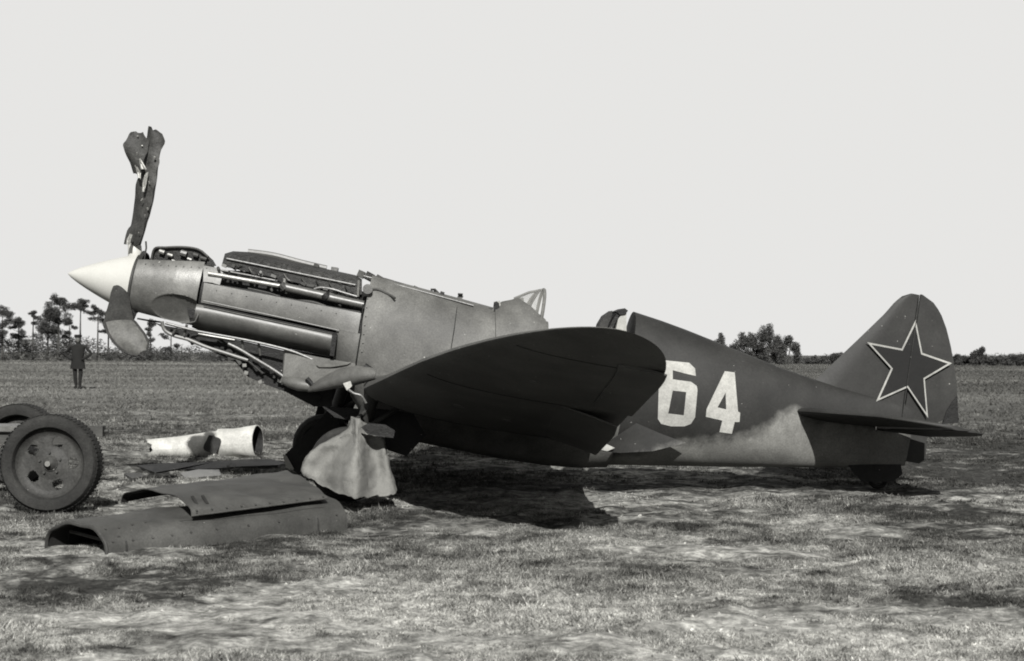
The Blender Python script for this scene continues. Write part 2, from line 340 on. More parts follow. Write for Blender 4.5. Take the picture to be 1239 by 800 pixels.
# crumbs of soil and dead stalks trodden into the turf
n_ = 9000; cy = rng.uniform(-7.6, 4, n_); cx = rng.uniform(-1, 1, n_) * ((cy - CAM.y) * .42 + .3); kp = vnoise(cx * 1.7, cy * 1.7, 21) > .42; cx = cx[kp]; cy = cy[kp]; n_ = len(cx)
sz = rng.uniform(.004, .016, n_) * rng.uniform(.5, 1.4, n_); cz = relief(cx, cy); base4 = np.array([[-1, -.7, -.3], [1, -.6, -.3], [.1, 1, -.3], [.1, -.1, .8]])
an = rng.uniform(0, 2 * pi, n_); bs = base4[None] * sz[:, None, None] * rng.uniform(.6, 1.5, (n_, 4, 3)); X_ = bs[..., 0] * np.cos(an)[:, None] - bs[..., 1] * np.sin(an)[:, None]; Y_ = bs[..., 0] * np.sin(an)[:, None] + bs[..., 1] * np.cos(an)[:, None]
Pc = np.stack([X_ + cx[:, None], Y_ + cy[:, None], bs[..., 2] + cz[:, None]], -1).reshape(-1, 3)
Fc = (np.arange(n_)[:, None, None] * 4 + np.array([[0, 2, 1], [0, 1, 3], [1, 2, 3], [2, 0, 3]])[None]).reshape(-1, 3)
cm = bpy.data.meshes.new('soil_crumbs'); cm.from_pydata(Pc.tolist(), [], Fc.tolist()); cm.materials.append(gm_blade); co_ = bpy.data.objects.new('soil_crumbs', cm); COL.objects.link(co_)
tag(co_, 'small crumbs of soil scattered over the trodden turf', 'soil', kind='stuff')

# ================================================================== TREES
def leaf_mat(name, v):
    m = bpy.data.materials.new(name); m.use_nodes = True; nt = m.node_tree; N = nt.nodes; b = N['Principled BSDF']
    geo = N.new('ShaderNodeNewGeometry'); n = N.new('ShaderNodeTexNoise'); n.inputs['Scale'].default_value = 1.1; n.inputs['Detail'].default_value = 5
    nt.links.new(geo.outputs['Position'], n.inputs[0])
    r = N.new('ShaderNodeValToRGB'); r.color_ramp.elements[0].position = .35; r.color_ramp.elements[1].position = .65
    r.color_ramp.elements[0].color = grey(v * .6); r.color_ramp.elements[1].color = grey(v * 1.5)
    nt.links.new(n.outputs[0], r.inputs[0]); nt.links.new(r.outputs[0], b.inputs['Base Color']); b.inputs['Roughness'].default_value = .8
    return m
LEAF = [leaf_mat('pine_needles', .020), leaf_mat('shrub_leaves', .028)]
def leaf_cloud(mb, clumps, n, size):
    vs = []
    for (c, r, rz) in clumps:
        k = int(n)
        for _ in range(k):
            u = Vector((random.gauss(0, 1), random.gauss(0, 1), random.gauss(0, 1))).normalized() * (random.random() ** .45)
            p = Vector(c) + Vector((u.x * r, u.y * r, u.z * rz))
            s = size * random.uniform(.5, 1.4)
            a = Vector((random.gauss(0, 1), random.gauss(0, 1), random.gauss(0, .6))).normalized() * s
            b = Vector((random.gauss(0, 1), random.gauss(0, 1), random.gauss(0, 1))).normalized() * s
            vs += [p - a, p + b * .6, p + a]
    mb.add(vs, [(i, i + 1, i + 2) for i in range(0, len(vs), 3)])
def pine(px, d, top_py, half_px, crown_frac, label, lean=0, dense=1.0, grp='tall pines at the left edge of the field', base_py=None, name='pine_tree', cat='pine tree', mi=0, lay=None, nleaf=70):
    k = F / (d * DS); b = at_depth(px, 430, d); b.z = -.05; top = at_depth(px + lean, top_py, d).z; w = half_px / k
    t = thing(name, b, label, cat, grp)
    zc0 = top * (1 - crown_frac); mb = MB(); r0 = max(.13, top * .018)
    pts = [b + Vector((lean / k * (q ** 1.5) + random.uniform(-.05, .05) * q, random.uniform(-.1, .1) * q, top * .96 * q)) for q in (0, .2, .4, .6, .8, 1)]
    mb.tube(pts, [r0 * 1.3, r0, r0 * .85, r0 * .7, r0 * .5, r0 * .2], 7); clumps = []
    nl = lay or random.randint(7, 10)
    for i in range(nl):
        q = lerp(1 - crown_frac, .97, (i + random.uniform(-.3, .3) * .8 + .3) / nl); q = min(max(q, .1), .97)
        p0 = b + Vector((lean / k * (q ** 1.5), 0, top * q)); a = random.uniform(0, 2 * pi)
        u = (q - (1 - crown_frac)) / crown_frac
        rad = w * (0.95 if u < .6 else 1.15 - .6 * u) * random.uniform(.45, 1)
        p1 = p0 + Vector((cos(a) * rad * .75, sin(a) * rad * .75, rad * random.uniform(.1, .5)))
        mb.tube([p0, (p0 + p1) / 2 + Vector((0, 0, -.05 * rad)), p1], [r0 * .35, r0 * .25, r0 * .1], 5)
        for _ in range(3):
            e = Vector((random.uniform(-.4, .4), random.uniform(-.4, .4), random.uniform(-.15, .25))) * w
            clumps.append((p1 + e, w * random.uniform(.22, .42), w * random.uniform(.16, .3)))
    clumps.append((b + Vector((lean / k, 0, top * .93)), w * .4, w * .35))
    mb.build('trunk', 'bark', t); lf = MB(); leaf_cloud(lf, clumps, nleaf * dense * 2.6, max(.13, w * .07)); lf.build('crown', LEAF[mi], t, smooth=0)
    return t
pine(3, 226, 374, 17, .75, 'dark full pine cut by the left edge of the picture', nleaf=90)
pine(22, 232, 386, 12, .6, 'thin low pine between the edge pine and the small crowned one')
pine(40, 240, 374, 8, .28, 'slender pine with a small tuft of crown, left of the broad pine', lay=4)
pine(57, 230, 372, 17, .7, 'leaning pine whose crown overlaps the broad tallest pine on its left', lean=4)
pine(70, 228, 361, 20, .62, 'broad tallest pine in the left group, dark layered crown', lean=2, nleaf=100, lay=12)
pine(97, 236, 363, 12, .22, 'tall bare trunked pine with a flat tuft on top, above the standing man', lay=5)
pine(84, 238, 384, 9, .5, 'low scraggy pine standing just left of the standing man', lay=5)
pine(118, 230, 371, 12, .32, 'bare trunked pine with its crown just left of the bent propeller blade', lay=6)
pine(131, 236, 374, 11, .5, 'pine half hidden behind the bent propeller blade', lay=6)
pine(182, 232, 385, 10, .6, 'pine seen under the spinner between blade and cowling', lay=5)
pine(207, 236, 396, 12, .7, 'low pine seen through the gap under the nose cowling', lay=5)
def shrub(px, d, top_py, half_px, label, grp='bushes on the far edge of the field', n=16, nleaf=90, name='bush', cat='bush'):
    k = F / (d * DS); b = at_depth(px, 430, d); b.z = -.05; top = at_depth(px, top_py, d).z; w = half_px / k
    t = thing(name, b, label, cat, grp); mb = MB(); cl = []
    for i in range(5):
        a = random.uniform(0, 2 * pi); mb.tube([b + Vector((cos(a) * .15, sin(a) * .15, 0)), b + Vector((cos(a) * w * .3, sin(a) * w * .3, top * .4)), b + Vector((cos(a) * w * .5, sin(a) * w * .3, top * .7))], [.12, .08, .03], 5)
    mb.build('trunk', 'bark', t)
    for i in range(n):
        u = random.uniform(-1, 1); q = random.random(); zz = top * (.15 + .72 * q * sqrt(max(0, 1 - u * u * .85)))
        cl.append((b + Vector((u * w * .85, random.uniform(-.5, .5) * w, zz)), w * random.uniform(.22, .36), top * random.uniform(.12, .2)))
    lf = MB(); leaf_cloud(lf, cl, nleaf * 3.6, .17); lf.build('crown', LEAF[1], t, smooth=0); return t
shrub(866, 205, 397, 13, 'small dark tree crown just above the white number on the fuselage')
shrub(905, 210, 398, 22, 'left half of the big dark bush clump behind the rear fuselage', n=22)
shrub(928, 208, 391, 22, 'tallest rounded bush in the clump behind the rear fuselage', n=26)
shrub(952, 212, 403, 17, 'right hand rounded bush of the clump behind the rear fuselage', n=18)
shrub(988, 225, 428, 18, 'low bush between the bush clump and the tail fin')
shrub(1018, 222, 425, 18, 'low bush partly hidden by the tail fin leading edge')
shrub(1184, 214, 418, 11, 'small pointed bush standing up out of the hedge right of the rudder')
shrub(1160, 216, 428, 12, 'low bush directly right of the rudder edge')
shrub(1205, 216, 427, 14, 'low rounded bush in the hedge near the right edge')
shrub(1232, 214, 425, 14, 'bush cut by the right edge of the picture')
# far undergrowth: one uncountable mass
und = MB(); cl = []
for i in range(230):
    px = random.uniform(-60, 330); d = random.uniform(225, 245)
    hh = 413 if px < 175 else (422 if px < 240 else 430)
    p = at_depth(px, random.uniform(hh, 436), d); p.z = max(p.z, .2); cl.append((p, 1.5, .9))
for i in range(190):
    px = random.uniform(870, 1330); d = random.uniform(222, 245); p = at_depth(px, random.uniform(432, 443), d); p.z = max(p.z, .2); cl.append((p, 1.4, .6))
for i in range(120):
    px = random.uniform(300, 880); d = random.uniform(232, 250); p = at_depth(px, random.uniform(430, 438), d); p.z = max(p.z, .2); cl.append((p, 1.8, .6))
for i in range(420):
    px = random.choice([random.uniform(-700, -50), random.uniform(1300, 1900)]); p = at_depth(px, 430, 238); p.z = random.uniform(.3, 2.2); cl.append((p, 2, .9))
leaf_cloud(und, cl, 110, .22); uo = und.build('undergrowth', LEAF[1], smooth=0); tag(uo, 'low dark scrub running along the far edge of the field', 'undergrowth', kind='stuff')

# ================================================================== THE AIRCRAFT
ZB = 1.30
base = AT - AR @ Vector((0, 0, ZB))
AC = thing('fighter_aircraft', base, 'wrecked single engine fighter with number 64, star on its tail and stripped nose', 'aircraft')
AC.rotation_euler = AR.to_euler(); AC['_b'] = (0, 0, 0); AC['_off'] = (0, 0, ZB)

TX, TZ = seg([(150, 306), (172, 304), (250, 304), (300, 306), (430, 327), (500, 346), (560, 362), (600, 373), (640, 383), (662, 389), (750, 405)])
BX, BZ = seg([(150, 378), (200, 392), (240, 402), (300, 414), (350, 426), (400, 440), (440, 505), (500, 534), (600, 554), (660, 563), (700, 566), (740, 565), (760, 564)])
RX, RZ = seg([(745, 371), (757, 374), (800, 388), (830, 399), (870, 415), (910, 431), (945, 445), (985, 459), (1010, 467), (1060, 480), (1110, 492), (1130, 500)])
SX, SZ = seg([(720, 562), (740, 562.5), (900, 565), (1000, 566), (1060, 566), (1100, 563), (1125, 560)])
WX = np.array([loc(p, 440).x for p in (150, 200, 250, 440, 600, 740, 850, 950, 1050, 1118)])
WW = np.array([.31, .36, .385, .43, .45, .44, .37, .26, .12, .03])
def width(x): return float(np.interp(x, WX, WW))
def ring(x, n=36, a0=0, a1=2 * pi, rear=False, grow=0.0, e=2.2, top=None, bot=None):
    zt = float(np.interp(x, RX, RZ)) if rear else float(np.interp(x, TX, TZ)); zb = float(np.interp(x, SX, SZ)) if rear else float(np.interp(x, BX, BZ))
    if top is not None: zt = top
    if bot is not None: zb = bot
    zc = (zt + zb) / 2; h = (zt - zb) / 2 + grow; w = width(x) + grow; out = []
    full = abs(a1 - a0 - 2 * pi) < 1e-6
    for k in range(n):
        a = a0 + (a1 - a0) * k / (n if full else n - 1); c, s = cos(a), sin(a)
        out.append(Vector((x, -w * math.copysign(abs(c) ** (2 / e), c), zc + h * math.copysign(abs(s) ** (2 / e), s))))
    return out
def side_y(x, z, rear=True, e=2.2):       # port surface y at (x, z)
    zt = float(np.interp(x, RX, RZ)) if rear else float(np.interp(x, TX, TZ)); zb = float(np.interp(x, SX, SZ)) if rear else float(np.interp(x, BX, BZ))
    zc = (zt + zb) / 2; h = (zt - zb) / 2; q = min(.999, abs((z - zc) / h)); return -width(x) * (1 - q ** e) ** (1 / e)
xat = lambda p: loc(p, 430).x

# rear fuselage
mb = MB(); x0, x1 = xat(757), xat(1118)
rr = []
for i in range(40):
    x = lerp(x0, x1, i / 39); r_ = ring(x, 40, rear=True); rr.append(r_)
mb.loft(rr); rear = mb.build('rear_fuselage', 'rear', AC)
# middle fuselage: open cockpit behind the windscreen
mb = MB(); x0, xc, x1 = xat(433), xat(655), xat(757)
rings = [ring(lerp(x0, xc, i / 24), 40) for i in range(25)]
mb.loft(rings)
g = []
for i in range(16):
    x = lerp(xc, x1, i / 15); g.append(ring(x, 40, pi * 1.5 - 2.45 - .0, pi * 1.5 + 2.45))
mb.sheet([[p for p in r] for r in g], .02)
mid = mb.build('middle_fuselage', 'fwd', AC)
# cockpit floor, bulkhead and seat
mb = MB(); mb.box((xat(705), 0, -.32), (.8, .6, .03)); mb.box((xat(735), 0, -.1), (.06, .5, .5)); mb.box((xat(712), 0, -.25), (.4, .42, .08)); mb.build('seat', 'dark', AC)

# turtle deck window and headrest
def P3(pts, y): return [loc(a, b, y) for a, b in pts]
mb = MB(); rg = []
def slab(mb, pts, y, t, mi=0):           # polygon outline in pixels -> thick plate
    a = [loc(p[0], p[1], y) for p in pts]; b = [p + Vector((0, t, 0)) for p in a]; n = len(a)
    mb.add(a + b, [tuple(range(n)), tuple(range(2 * n - 1, n - 1, -1))] + [(i, n + i, n + (i + 1) % n, (i + 1) % n) for i in range(n)], mi)
def loftpoly(mb, a, b, ya, yb, mi=0):
    A = [loc(p[0], p[1], ya) for p in a]; B = [loc(p[0], p[1], yb) for p in b]; n = len(A)
    mb.add(A + B, [tuple(range(n)), tuple(range(2 * n - 1, n - 1, -1))] + [(i, n + i, n + (i + 1) % n, (i + 1) % n) for i in range(n)], mi)
slab(mb, [(744, 405), (748, 386), (754, 378), (758, 374), (758, 412)], -.2, .4); mb.build('deck_window', 'number', AC)
mb = MB(); slab(mb, [(746, 377), (756, 373), (760, 376), (757, 380), (750, 381)], -.22, .44); slab(mb, [(733, 404), (741, 388), (747, 378), (750, 380), (744, 392), (738, 406)], -.2, .4); mb.build('hoop', 'dark', AC)
mb = MB(); slab(mb, [(724, 402), (726, 392), (732, 382), (741, 376), (740, 384), (735, 396), (732, 408), (725, 408)], -.13, .26); mb.build('headrest', 'leather', AC)

# windscreen
xa, xb = loc(607, 368), loc(658, 352)
ws = MB(); grid = []
def wscurve(px, topy, basey, hw, n=13):
    t = loc(px, topy); b_ = loc(px, basey); out = []
    for k in range(n):
        a = pi * k / (n - 1); out.append(Vector((t.x, -hw * cos(a) if abs(cos(a)) < .999 else -hw * (1 if cos(a) > 0 else -1), b_.z + (t.z - b_.z) * sin(a) ** .8)))
    return out
c1 = wscurve(600, 371, 376, .10); c2 = wscurve(622, 361.5, 384, .20); c3 = wscurve(640, 354, 388, .26); c4 = wscurve(652, 350.5, 392, .30); c5 = wscurve(658, 350.5, 393, .32)
mb = MB(); mb.sheet([c1, c2, wscurve(633, 360, 388, .24)], .008); fair = mb.build('windscreen_fairing', 'fwd', AC)
mb = MB(); mb.sheet([c2, c3, c4, c5], .006); scr = mb.build('windscreen', 'glass', AC)
mb = MB(); mb.tube(c5, .016, 8); mb.build('frame', 'wtop', scr)
mb = MB(); mb.tube([c4[5], (c4[3] + c3[3]) / 2, c3[1]], .013, 8); mb.tube([c4[7], (c4[9] + c3[9]) / 2, c3[11]], .013, 8); mb.tube([c2[6], c3[6], c5[6]], .012, 8); mb.build('frame', 'wtop', scr)
mb = MB()                                # grey metal cheek below the glass
mb.sheet([[loc(a_, b1, -y1), loc(a_, lerp(b1, 400, .4), -lerp(y1, .36, .6)), loc(a_, 396, -.385), loc(a_, 410, -.42)] for a_, b1, y1 in ((600, 371, .10), (608, 366, .12), (628, 362, .17), (642, 371, .25), (651, 380, .29), (660, 388, .31))], .012)
mb.build('windscreen_cheek', 'fwd', AC)
# open filler hatch ahead of the windscreen
mb = MB(); slab(mb, [(596, 378), (598, 365), (605, 364), (607, 379)], -.16, .05); mb.build('hatch_frame', 'number', AC)
mb = MB(); slab(mb, [(597, 377), (597.5, 366), (601, 364.5), (604, 367), (605, 378)], -.175, .012); h_ = mb.build('hatch_opening', 'dark', AC)
mb = MB(); slab(mb, [(582, 371), (590, 373), (598, 372), (598, 377), (590, 377)], -.14, .08); mb.build('hatch_cover', 'steel', AC)

# spinner
bp_c = (loc(166, 345)); mb = MB(); tipx = loc(82, 331).x; bx_ = loc(163, 345).x; rs = []
for i in range(19):
    u = i / 18; x = lerp(tipx, bx_, u); r = .285 * (u ** .8) * (1.0 - .03 * u) + .002; rs.append([Vector((x, r * cos(2 * pi * k / 36), r * sin(2 * pi * k / 36) + lerp(0.0, .02, u))) for k in range(36)])
mb.loft(rs); spin = mb.build('spinner', 'white', AC)
mb = MB(); mb.loft([[Vector((x, r * cos(2 * pi * k / 36), r * sin(2 * pi * k / 36) + .02)) for k in range(36)] for x, r in ((bx_ + .002, .272), (bx_ + .03, .272))]); mb.build('backplate', 'steel', AC)
# upper propeller blade, torn along its length
def bladeplate(name, m, left, right, yl, yr, thick, parent=AC):
    if len(left) > 5:
        a_ = smoothpts([(p[0], p[1], y) for p, y in zip(left, yl)], 3); b_ = smoothpts([(p[0], p[1], y) for p, y in zip(right, yr)], 3)
        left = [q[:2] for q in a_]; right = [q[:2] for q in b_]; yl = [q[2] for q in a_]; yr = [q[2] for q in b_]
    g = []
    for i in range(len(left)):
        l = loc(*left[i], yl[i]); r = loc(*right[i], yr[i]); row = []
        for j in range(7):
            t = j / 6; p = l.lerp(r, t); p.y -= thick * .9 * sin(pi * t) + .006 * math.sin(i * 1.1 + j * 1.3); row.append(p)
        g.append(row)
    b = MB(); b.sheet(g, thick); return b.build(name, m, parent, smooth=50)
L1 = [(153.6, 296), (157, 281), (162, 274), (164, 262), (166, 248), (167, 236), (168, 223), (171.6, 213), (175, 204), (176.5, 190), (177, 178), (181, 165), (183.4, 153.5)]
R1 = [(170.5, 297), (176, 278), (179, 268), (181.5, 260), (184, 251), (186.5, 239), (188.7, 225.6), (190.5, 212), (191.6, 202), (193, 190), (196, 178), (198, 168), (187, 161)]
upb = bladeplate('propeller_blade', 'blade', L1, R1, [0.05, .05, .05, .04, .03, .02, .0, -.02, -.03, -.04, -.05, -.06, -.06], [-.10, -.12, -.12, -.12, -.12, -.12, -.12, -.11, -.10, -.09, -.07, -.06, -.06], .03)
L2 = [(163.8, 209), (159, 196), (154, 186), (149, 177), (153, 171), (156, 165), (161, 160.5)]
R2 = [(172, 212), (174, 200), (175.5, 190), (178, 183), (179.5, 175), (178.5, 169), (172, 161.5)]
bladeplate('torn_blade_skin', 'blade', L2, R2, [-.05, -.10, -.14, -.16, -.15, -.13, -.12], [-.12, -.14, -.14, -.12, -.10, -.10, -.11], .02, upb)
for l, r in (([(168, 215), (166, 208), (163, 200)], [(171, 217), (170, 210), (166, 203)]), ([(173, 232), (173, 222), (175, 212)], [(175, 233), (177, 222), (179, 208)]), ([(171, 205), (170, 199), (168, 193)], [(178, 205), (173, 198), (169.5, 192)]), ([(153, 296), (154, 290), (157, 283)], [(158, 296), (158, 290), (160, 284)])):
    bladeplate('torn_edge', 'torn', l, r, [-.17] * 3, [-.18] * 3, .006, upb)
mb = MB(); mb.loft([[loc(a_, b_, -.03) + Vector((w_ * cos(q), w_ * .8 * sin(q), 0)) for q in np.linspace(0, 2 * pi, 16, endpoint=False)] for a_, b_, w_ in ((164, 322, .07), (163.5, 308, .066), (163, 296, .062), (163, 294.5, .05))]); mb.build('blade_root', 'white', upb)
for a_, b_, y_ in ((167, 166, -.16), (157, 178, -.17), (172, 177, -.16), (166, 187, -.17), (187, 192, -.16), (181, 222, -.17), (175, 262, -.17), (179, 254, -.17), (168, 283, -.17), (171, 243, -.16)):
    mb = MB(); p_ = loc(a_, b_, y_); mb.tube([p_, p_ + Vector((random.uniform(-.01, .01), -.01, random.uniform(.004, .02)))], random.uniform(.005, .011), 6); mb.build('torn_edge', 'torn', upb)
# near blade, bent back and down towards the camera
def sweepblade(name, C_, Wd, m, thick=.03, n=9):
    g = []
    for c, w in zip(C_, Wd):
        row = []
        for j in range(n):
            t = j / (n - 1) * 2 - 1; row.append(Vector(c) + Vector(w) * t + (Vector((0, -1, .1)) * (1 - t * t) * .035))
        g.append(row)
    b = MB(); b.sheet(g, thick); return b.build(name, m, AC, smooth=60)
nC = [loc(146, 345, -.20), loc(145.5, 356, -.28), loc(145, 368, -.38), loc(144, 380, -.50), loc(143.5, 391, -.60)]
nW = [(.060, 0, .0), (.085, 0, 0), (.092, .02, .0), (.104, .05, .02), (.115, .07, .03)]
nb_ = sweepblade('propeller_blade', nC, nW, 'blade', .05)
tC = [loc(143.5, 389, -.60), loc(147, 396, -.66), loc(153, 405, -.70), loc(160, 413, -.71), loc(167, 421, -.71), loc(172, 427, -.71)]
tW = [(.105, .06, .03), (.10, .05, .06), (.095, .03, .075), (.09, .02, .075), (.075, .01, .06), (.035, 0, .03)]
g = []
for c, w in zip(tC, tW):
    row = []
    for j in range(9):
        t = j / 8 * 2 - 1; row.append(c + Vector(w) * t + Vector((0, -1, .4)) * (1 - t * t) * .03)
    g.append(row)
mb = MB(); mb.sheet(g, .035); mb.build('blade_tip', 'blade_lit', nb_, smooth=60)
mb = MB(); mb.tube([row[0] for row in g], .012, 6); mb.tube([row[-1] for row in g], .012, 6); mb.build('blade_edge', 'blade', nb_)
# far blade, bent under on the starboard side
fC = [Vector((bx_ - .12, .22, -.06)), Vector((bx_ - .12, .34, -.12)), Vector((bx_ - .11, .46, -.18)), Vector((bx_ - .10, .56, -.23)), Vector((bx_ - .08, .62, -.26))]
sweepblade('propeller_blade', fC, [(.05, .0, .0), (.06, 0, .02), (.07, .0, .02), (.06, .02, .03), (.02, .02, .02)], 'blade')

# nose cowl: port and starboard skins with a scooped intake
def cowl_skin(name, m, pxa, pxb, a0, a1, grow, dish=None, n=60, na=60, thick=.006, hollow=False):
    for sgn in (1, -1):
        g = []
        for i in range(n):
            x = lerp(xat(pxa), xat(pxb), i / (n - 1)); r = ring(x, na, a0, a1, grow=grow); row = []
            for p in r:
                y = p.y
                if dish: y += dish(x, p.z) * (1 if y < 0 else 0)
                row.append(Vector((x, y * sgn, p.z)))
            g.append(row if sgn == 1 else row)
        b = MB(); b.sheet(g, thick * (1 if sgn == 1 else -1)); b.build(name, m, AC, smooth=50)
SC0, SC1 = loc(180, 371, -.4), loc(244, 381, -.4)
def dish(x, z):
    u = (x - (SC0.x + SC1.x) / 2) / ((SC1.x - SC0.x) / 2)
    q = (z - lerp(SC0.z, SC1.z, (u + 1) / 2) - .02) / .125
    r2 = u * u + q * q
    if r2 >= 1: return 0
    return (1 - r2) ** .6 * .11 * (.35 + .65 * (u + 1) / 2)
cowl_skin('nose_cowl', 'nose', 152, 233, -.98, .72, .006, dish, 90, 90)
# nose lip ring
mb = MB(); fa = ring(xat(152), 40, grow=-.002); fb_ = ring(xat(153), 40, grow=-.14); mb.loft([fa, fb_], True, False); mb.build('cowl_front', 'cowl', AC)
mb = MB(); rA = ring(xat(149.5), 40, grow=-.03); rB = ring(xat(151), 40, grow=.004); rC = ring(xat(155), 40, grow=-.02); mb.loft([rA, rB, rC], True, False); mb.build('cowl_lip', 'steel', AC)
# vane inside the scoop
mb = MB(); mb.tube([loc(236, 374, -.36), loc(240, 381, -.40), loc(236, 389, -.39), loc(228, 391, -.385)], .008, 6); mb.build('intake_lip', 'pipe', AC)
mb = MB(); slab(mb, [(226, 372), (240, 376), (240, 386), (229, 384)], -.31, .02); mb.build('intake_grille', 'dark', AC)

for k in range(26):                      # fasteners along the cowl edges
    a_, b_ = [(lerp(176, 250, k / 8), lerp(319, 324, k / 8)), (lerp(262, 425, (k - 9) / 9), lerp(351, 382, (k - 9) / 9)), (lerp(446, 438, (k - 18) / 7), lerp(350, 425, (k - 18) / 7))][0 if k < 9 else (1 if k < 18 else 2)]
    p = loc(a_, b_, -.4); p = loc(a_, b_, side_y(p.x, p.z, False) - .010); mb = MB(); mb.tube([p, p + Vector((0, -.007, 0))], .006, 6); mb.build('fastener', 'cowl', AC)
# the engine: dark core, crankcase, cylinder bank covers, pipes
mb = MB(); mb.loft([ring(lerp(xat(158), xat(440), i / 20), 28, grow=-.07, top=float(np.interp(lerp(xat(158), xat(440), i / 20), TX, TZ)) - (.02 if i < 6 else .10)) for i in range(21)]); eng = mb.build('engine_block', 'dark', AC)
def px_tube(pts, r, y, name='pipe', m='pipe', parent=AC, seg_=8):
    P = [loc(p[0], p[1], (p[2] if len(p) > 2 else y)) for p in pts]; b = MB(); b.tube(P, r, seg_); return b.build(name, m, parent)
# cylinder bank covers (two)
for y_ in (-.25, .09):
    mb = MB(); loftpoly(mb, [(268, 322), (272, 309), (282, 306), (300, 309), (360, 322), (430, 337), (438, 342), (438, 356), (430, 358)], [(268, 322), (272, 307), (282, 304), (300, 305), (360, 318), (430, 333), (438, 338), (438, 356), (430, 358)], y_, y_ + .17)
    cov = mb.build('cylinder_bank', 'block', AC)
    for k in range(12):
        u = k / 11; b = MB(); p = loc(lerp(288, 424, u), lerp(314, 343, u), y_ - .006); b.box(p, (.03, .012, .045)); b.build('cover_bolt', 'steel', cov)
px_tube([(274, 313, -.262), (430, 345, -.262)], .010, 0, 'cover_flange', 'pipe')
px_tube(smoothpts([(300, 305, 0.0), (330, 309, 0), (365, 318, 0), (395, 325, 0)]), .028, 0, 'intake_pipe', 'cowl')
px_tube([(252, 331, -.37), (343, 347, -.39)], .020, 0, 'exhaust_pipe', 'bright')
px_tube([(342, 347, -.385), (394, 358.5, -.395)], .040, 0, 'exhaust_pipe', 'pipe', seg_=14)
px_tube([(395, 359, -.395), (440, 369, -.40)], .038, 0, 'exhaust_pipe', 'pipe', seg_=14)
px_tube([(340, 344, -.40), (345, 350, -.40)], .034, 0, 'pipe_clamp', 'steel'); px_tube([(392, 356, -.4), (396, 361, -.4)], .045, 0, 'pipe_clamp', 'dark', seg_=12)
px_tube([(344, 346, -.40), (344, 338, -.36)], .016, 0, 'pipe_bracket', 'bright')
px_tube(smoothpts([(380, 350, -.39), (388, 348, -.39), (402, 350, -.4), (415, 354, -.4), (432, 359, -.4)]), .010, 0, 'fuel_line', 'pipe')
px_tube([(434, 339, -.38), (433, 359, -.38)], .012, 0, 'strut', 'bright')
mb = MB(); c_ = loc(445, 350, -.36); mb.loft([[c_ + Vector((.045 * cos(a) , yy, .045 * sin(a))) for a in np.linspace(0, 2 * pi, 16, endpoint=False)] for yy in (-.04, .05)]); mb.build('pump', 'pipe', AC)
px_tube([(262, 326, -.33), (300, 333, -.34), (340, 341, -.35)], .009, 0, 'fuel_line', 'pipe')
for k in range(8):                       # plug leads and hoses along the bank
    u = (k + random.uniform(-.35, .35)) / 8 + .05; a_ = lerp(282, 424, u); b_ = lerp(322, 349, u)
    px_tube(smoothpts([(a_, b_ - 2, -.262), (a_ + 3, b_ + 3, -.30), (a_ + 7, b_ + 6, -.31), (a_ + 10, b_ + 8, -.27)]), .007, 0, 'ignition_lead', random.choice(['steel', 'block', 'cowl']), seg_=6)
    px_tube([(a_ + 2, b_ + 9, -.30), (a_ + 3, b_ + 14, -.36)], .020, 0, 'exhaust_stub', 'block', seg_=8)
for (p_, r_, m_) in (([(262, 345, -.36), (300, 353, -.37), (350, 362, -.38), (400, 372, -.39), (436, 378, -.4)], .010, 'block'), ([(300, 349, -.35), (330, 356, -.36), (352, 366, -.37)], .008, 'steel'), ([(360, 364, -.37), (380, 366, -.38), (404, 375, -.39)], .012, 'steel'), ([(440, 352, -.36), (455, 350, -.30), (470, 356, -.30), (478, 361, -.36)], .010, 'steel')):
    px_tube(smoothpts(p_), r_, 0, 'hose', m_)
for k in range(44):                      # brackets, unions and clips in the engine bay
    u = random.random(); a_ = lerp(262, 436, u); b_ = lerp(326, 366, u) + random.uniform(-9, 9); p_ = loc(a_, b_, random.uniform(-.37, -.33)); mb = MB()
    if k % 3: mb.box(p_, (random.uniform(.015, .07), .03, random.uniform(.012, .035)), Euler((0, radians(10) + random.uniform(-.3, .3), 0)).to_matrix())
    else: mb.tube([p_, p_ + Vector((random.uniform(-.03, .03), -.03, random.uniform(-.05, .05)))], random.uniform(.008, .018), 8)
    mb.build('engine_fitting', random.choice(['block', 'steel', 'dark', 'cowl', 'block']), eng)
for k in range(10):                      # ribs on the visible rocker cover
    u = (k + .5) / 10; p0_ = loc(lerp(280, 428, u), lerp(307, 336, u), -.258); p1_ = loc(lerp(280, 428, u) - 1, lerp(313, 344, u), -.262)
    mb = MB(); mb.tube([p0_, p1_], .007, 6); mb.build('cover_rib', 'steel', eng)
# side panel below the pipes
def strip(name, m, up, lo, yo, thick=.008, n=24, bulge=0.0, rows=8, parent=AC):
    g = []
    for i in range(n):
        u = i / (n - 1); row = []
        pu = (np.interp(u, [q[0] for q in up], [q[1] for q in up]), np.interp(u, [q[0] for q in up], [q[2] for q in up]))
        pl = (np.interp(u, [q[0] for q in lo], [q[1] for q in lo]), np.interp(u, [q[0] for q in lo], [q[2] for q in lo]))
        for j in range(rows):
            t = j / (rows - 1); a = loc(lerp(pu[0], pl[0], t), lerp(pu[1], pl[1], t), -.40)
            y = side_y(a.x, a.z, False) - yo - bulge * sin(pi * t) ** .55; row.append(loc(lerp(pu[0], pl[0], t), lerp(pu[1], pl[1], t), y))
        g.append(row)
    b = MB(); b.sheet(g, -thick); return b.build(name, m, parent, smooth=50)
sp_ = strip('side_panel', 'cowl', [(0, 247, 342), (1, 437, 379)], [(0, 243, 366), (1, 433, 404)], .006)
strip('side_panel', 'cowl', [(0, 246, 321), (.5, 262, 324), (1, 270, 330)], [(0, 246, 341), (.5, 256, 342), (1, 266, 345)], .004)
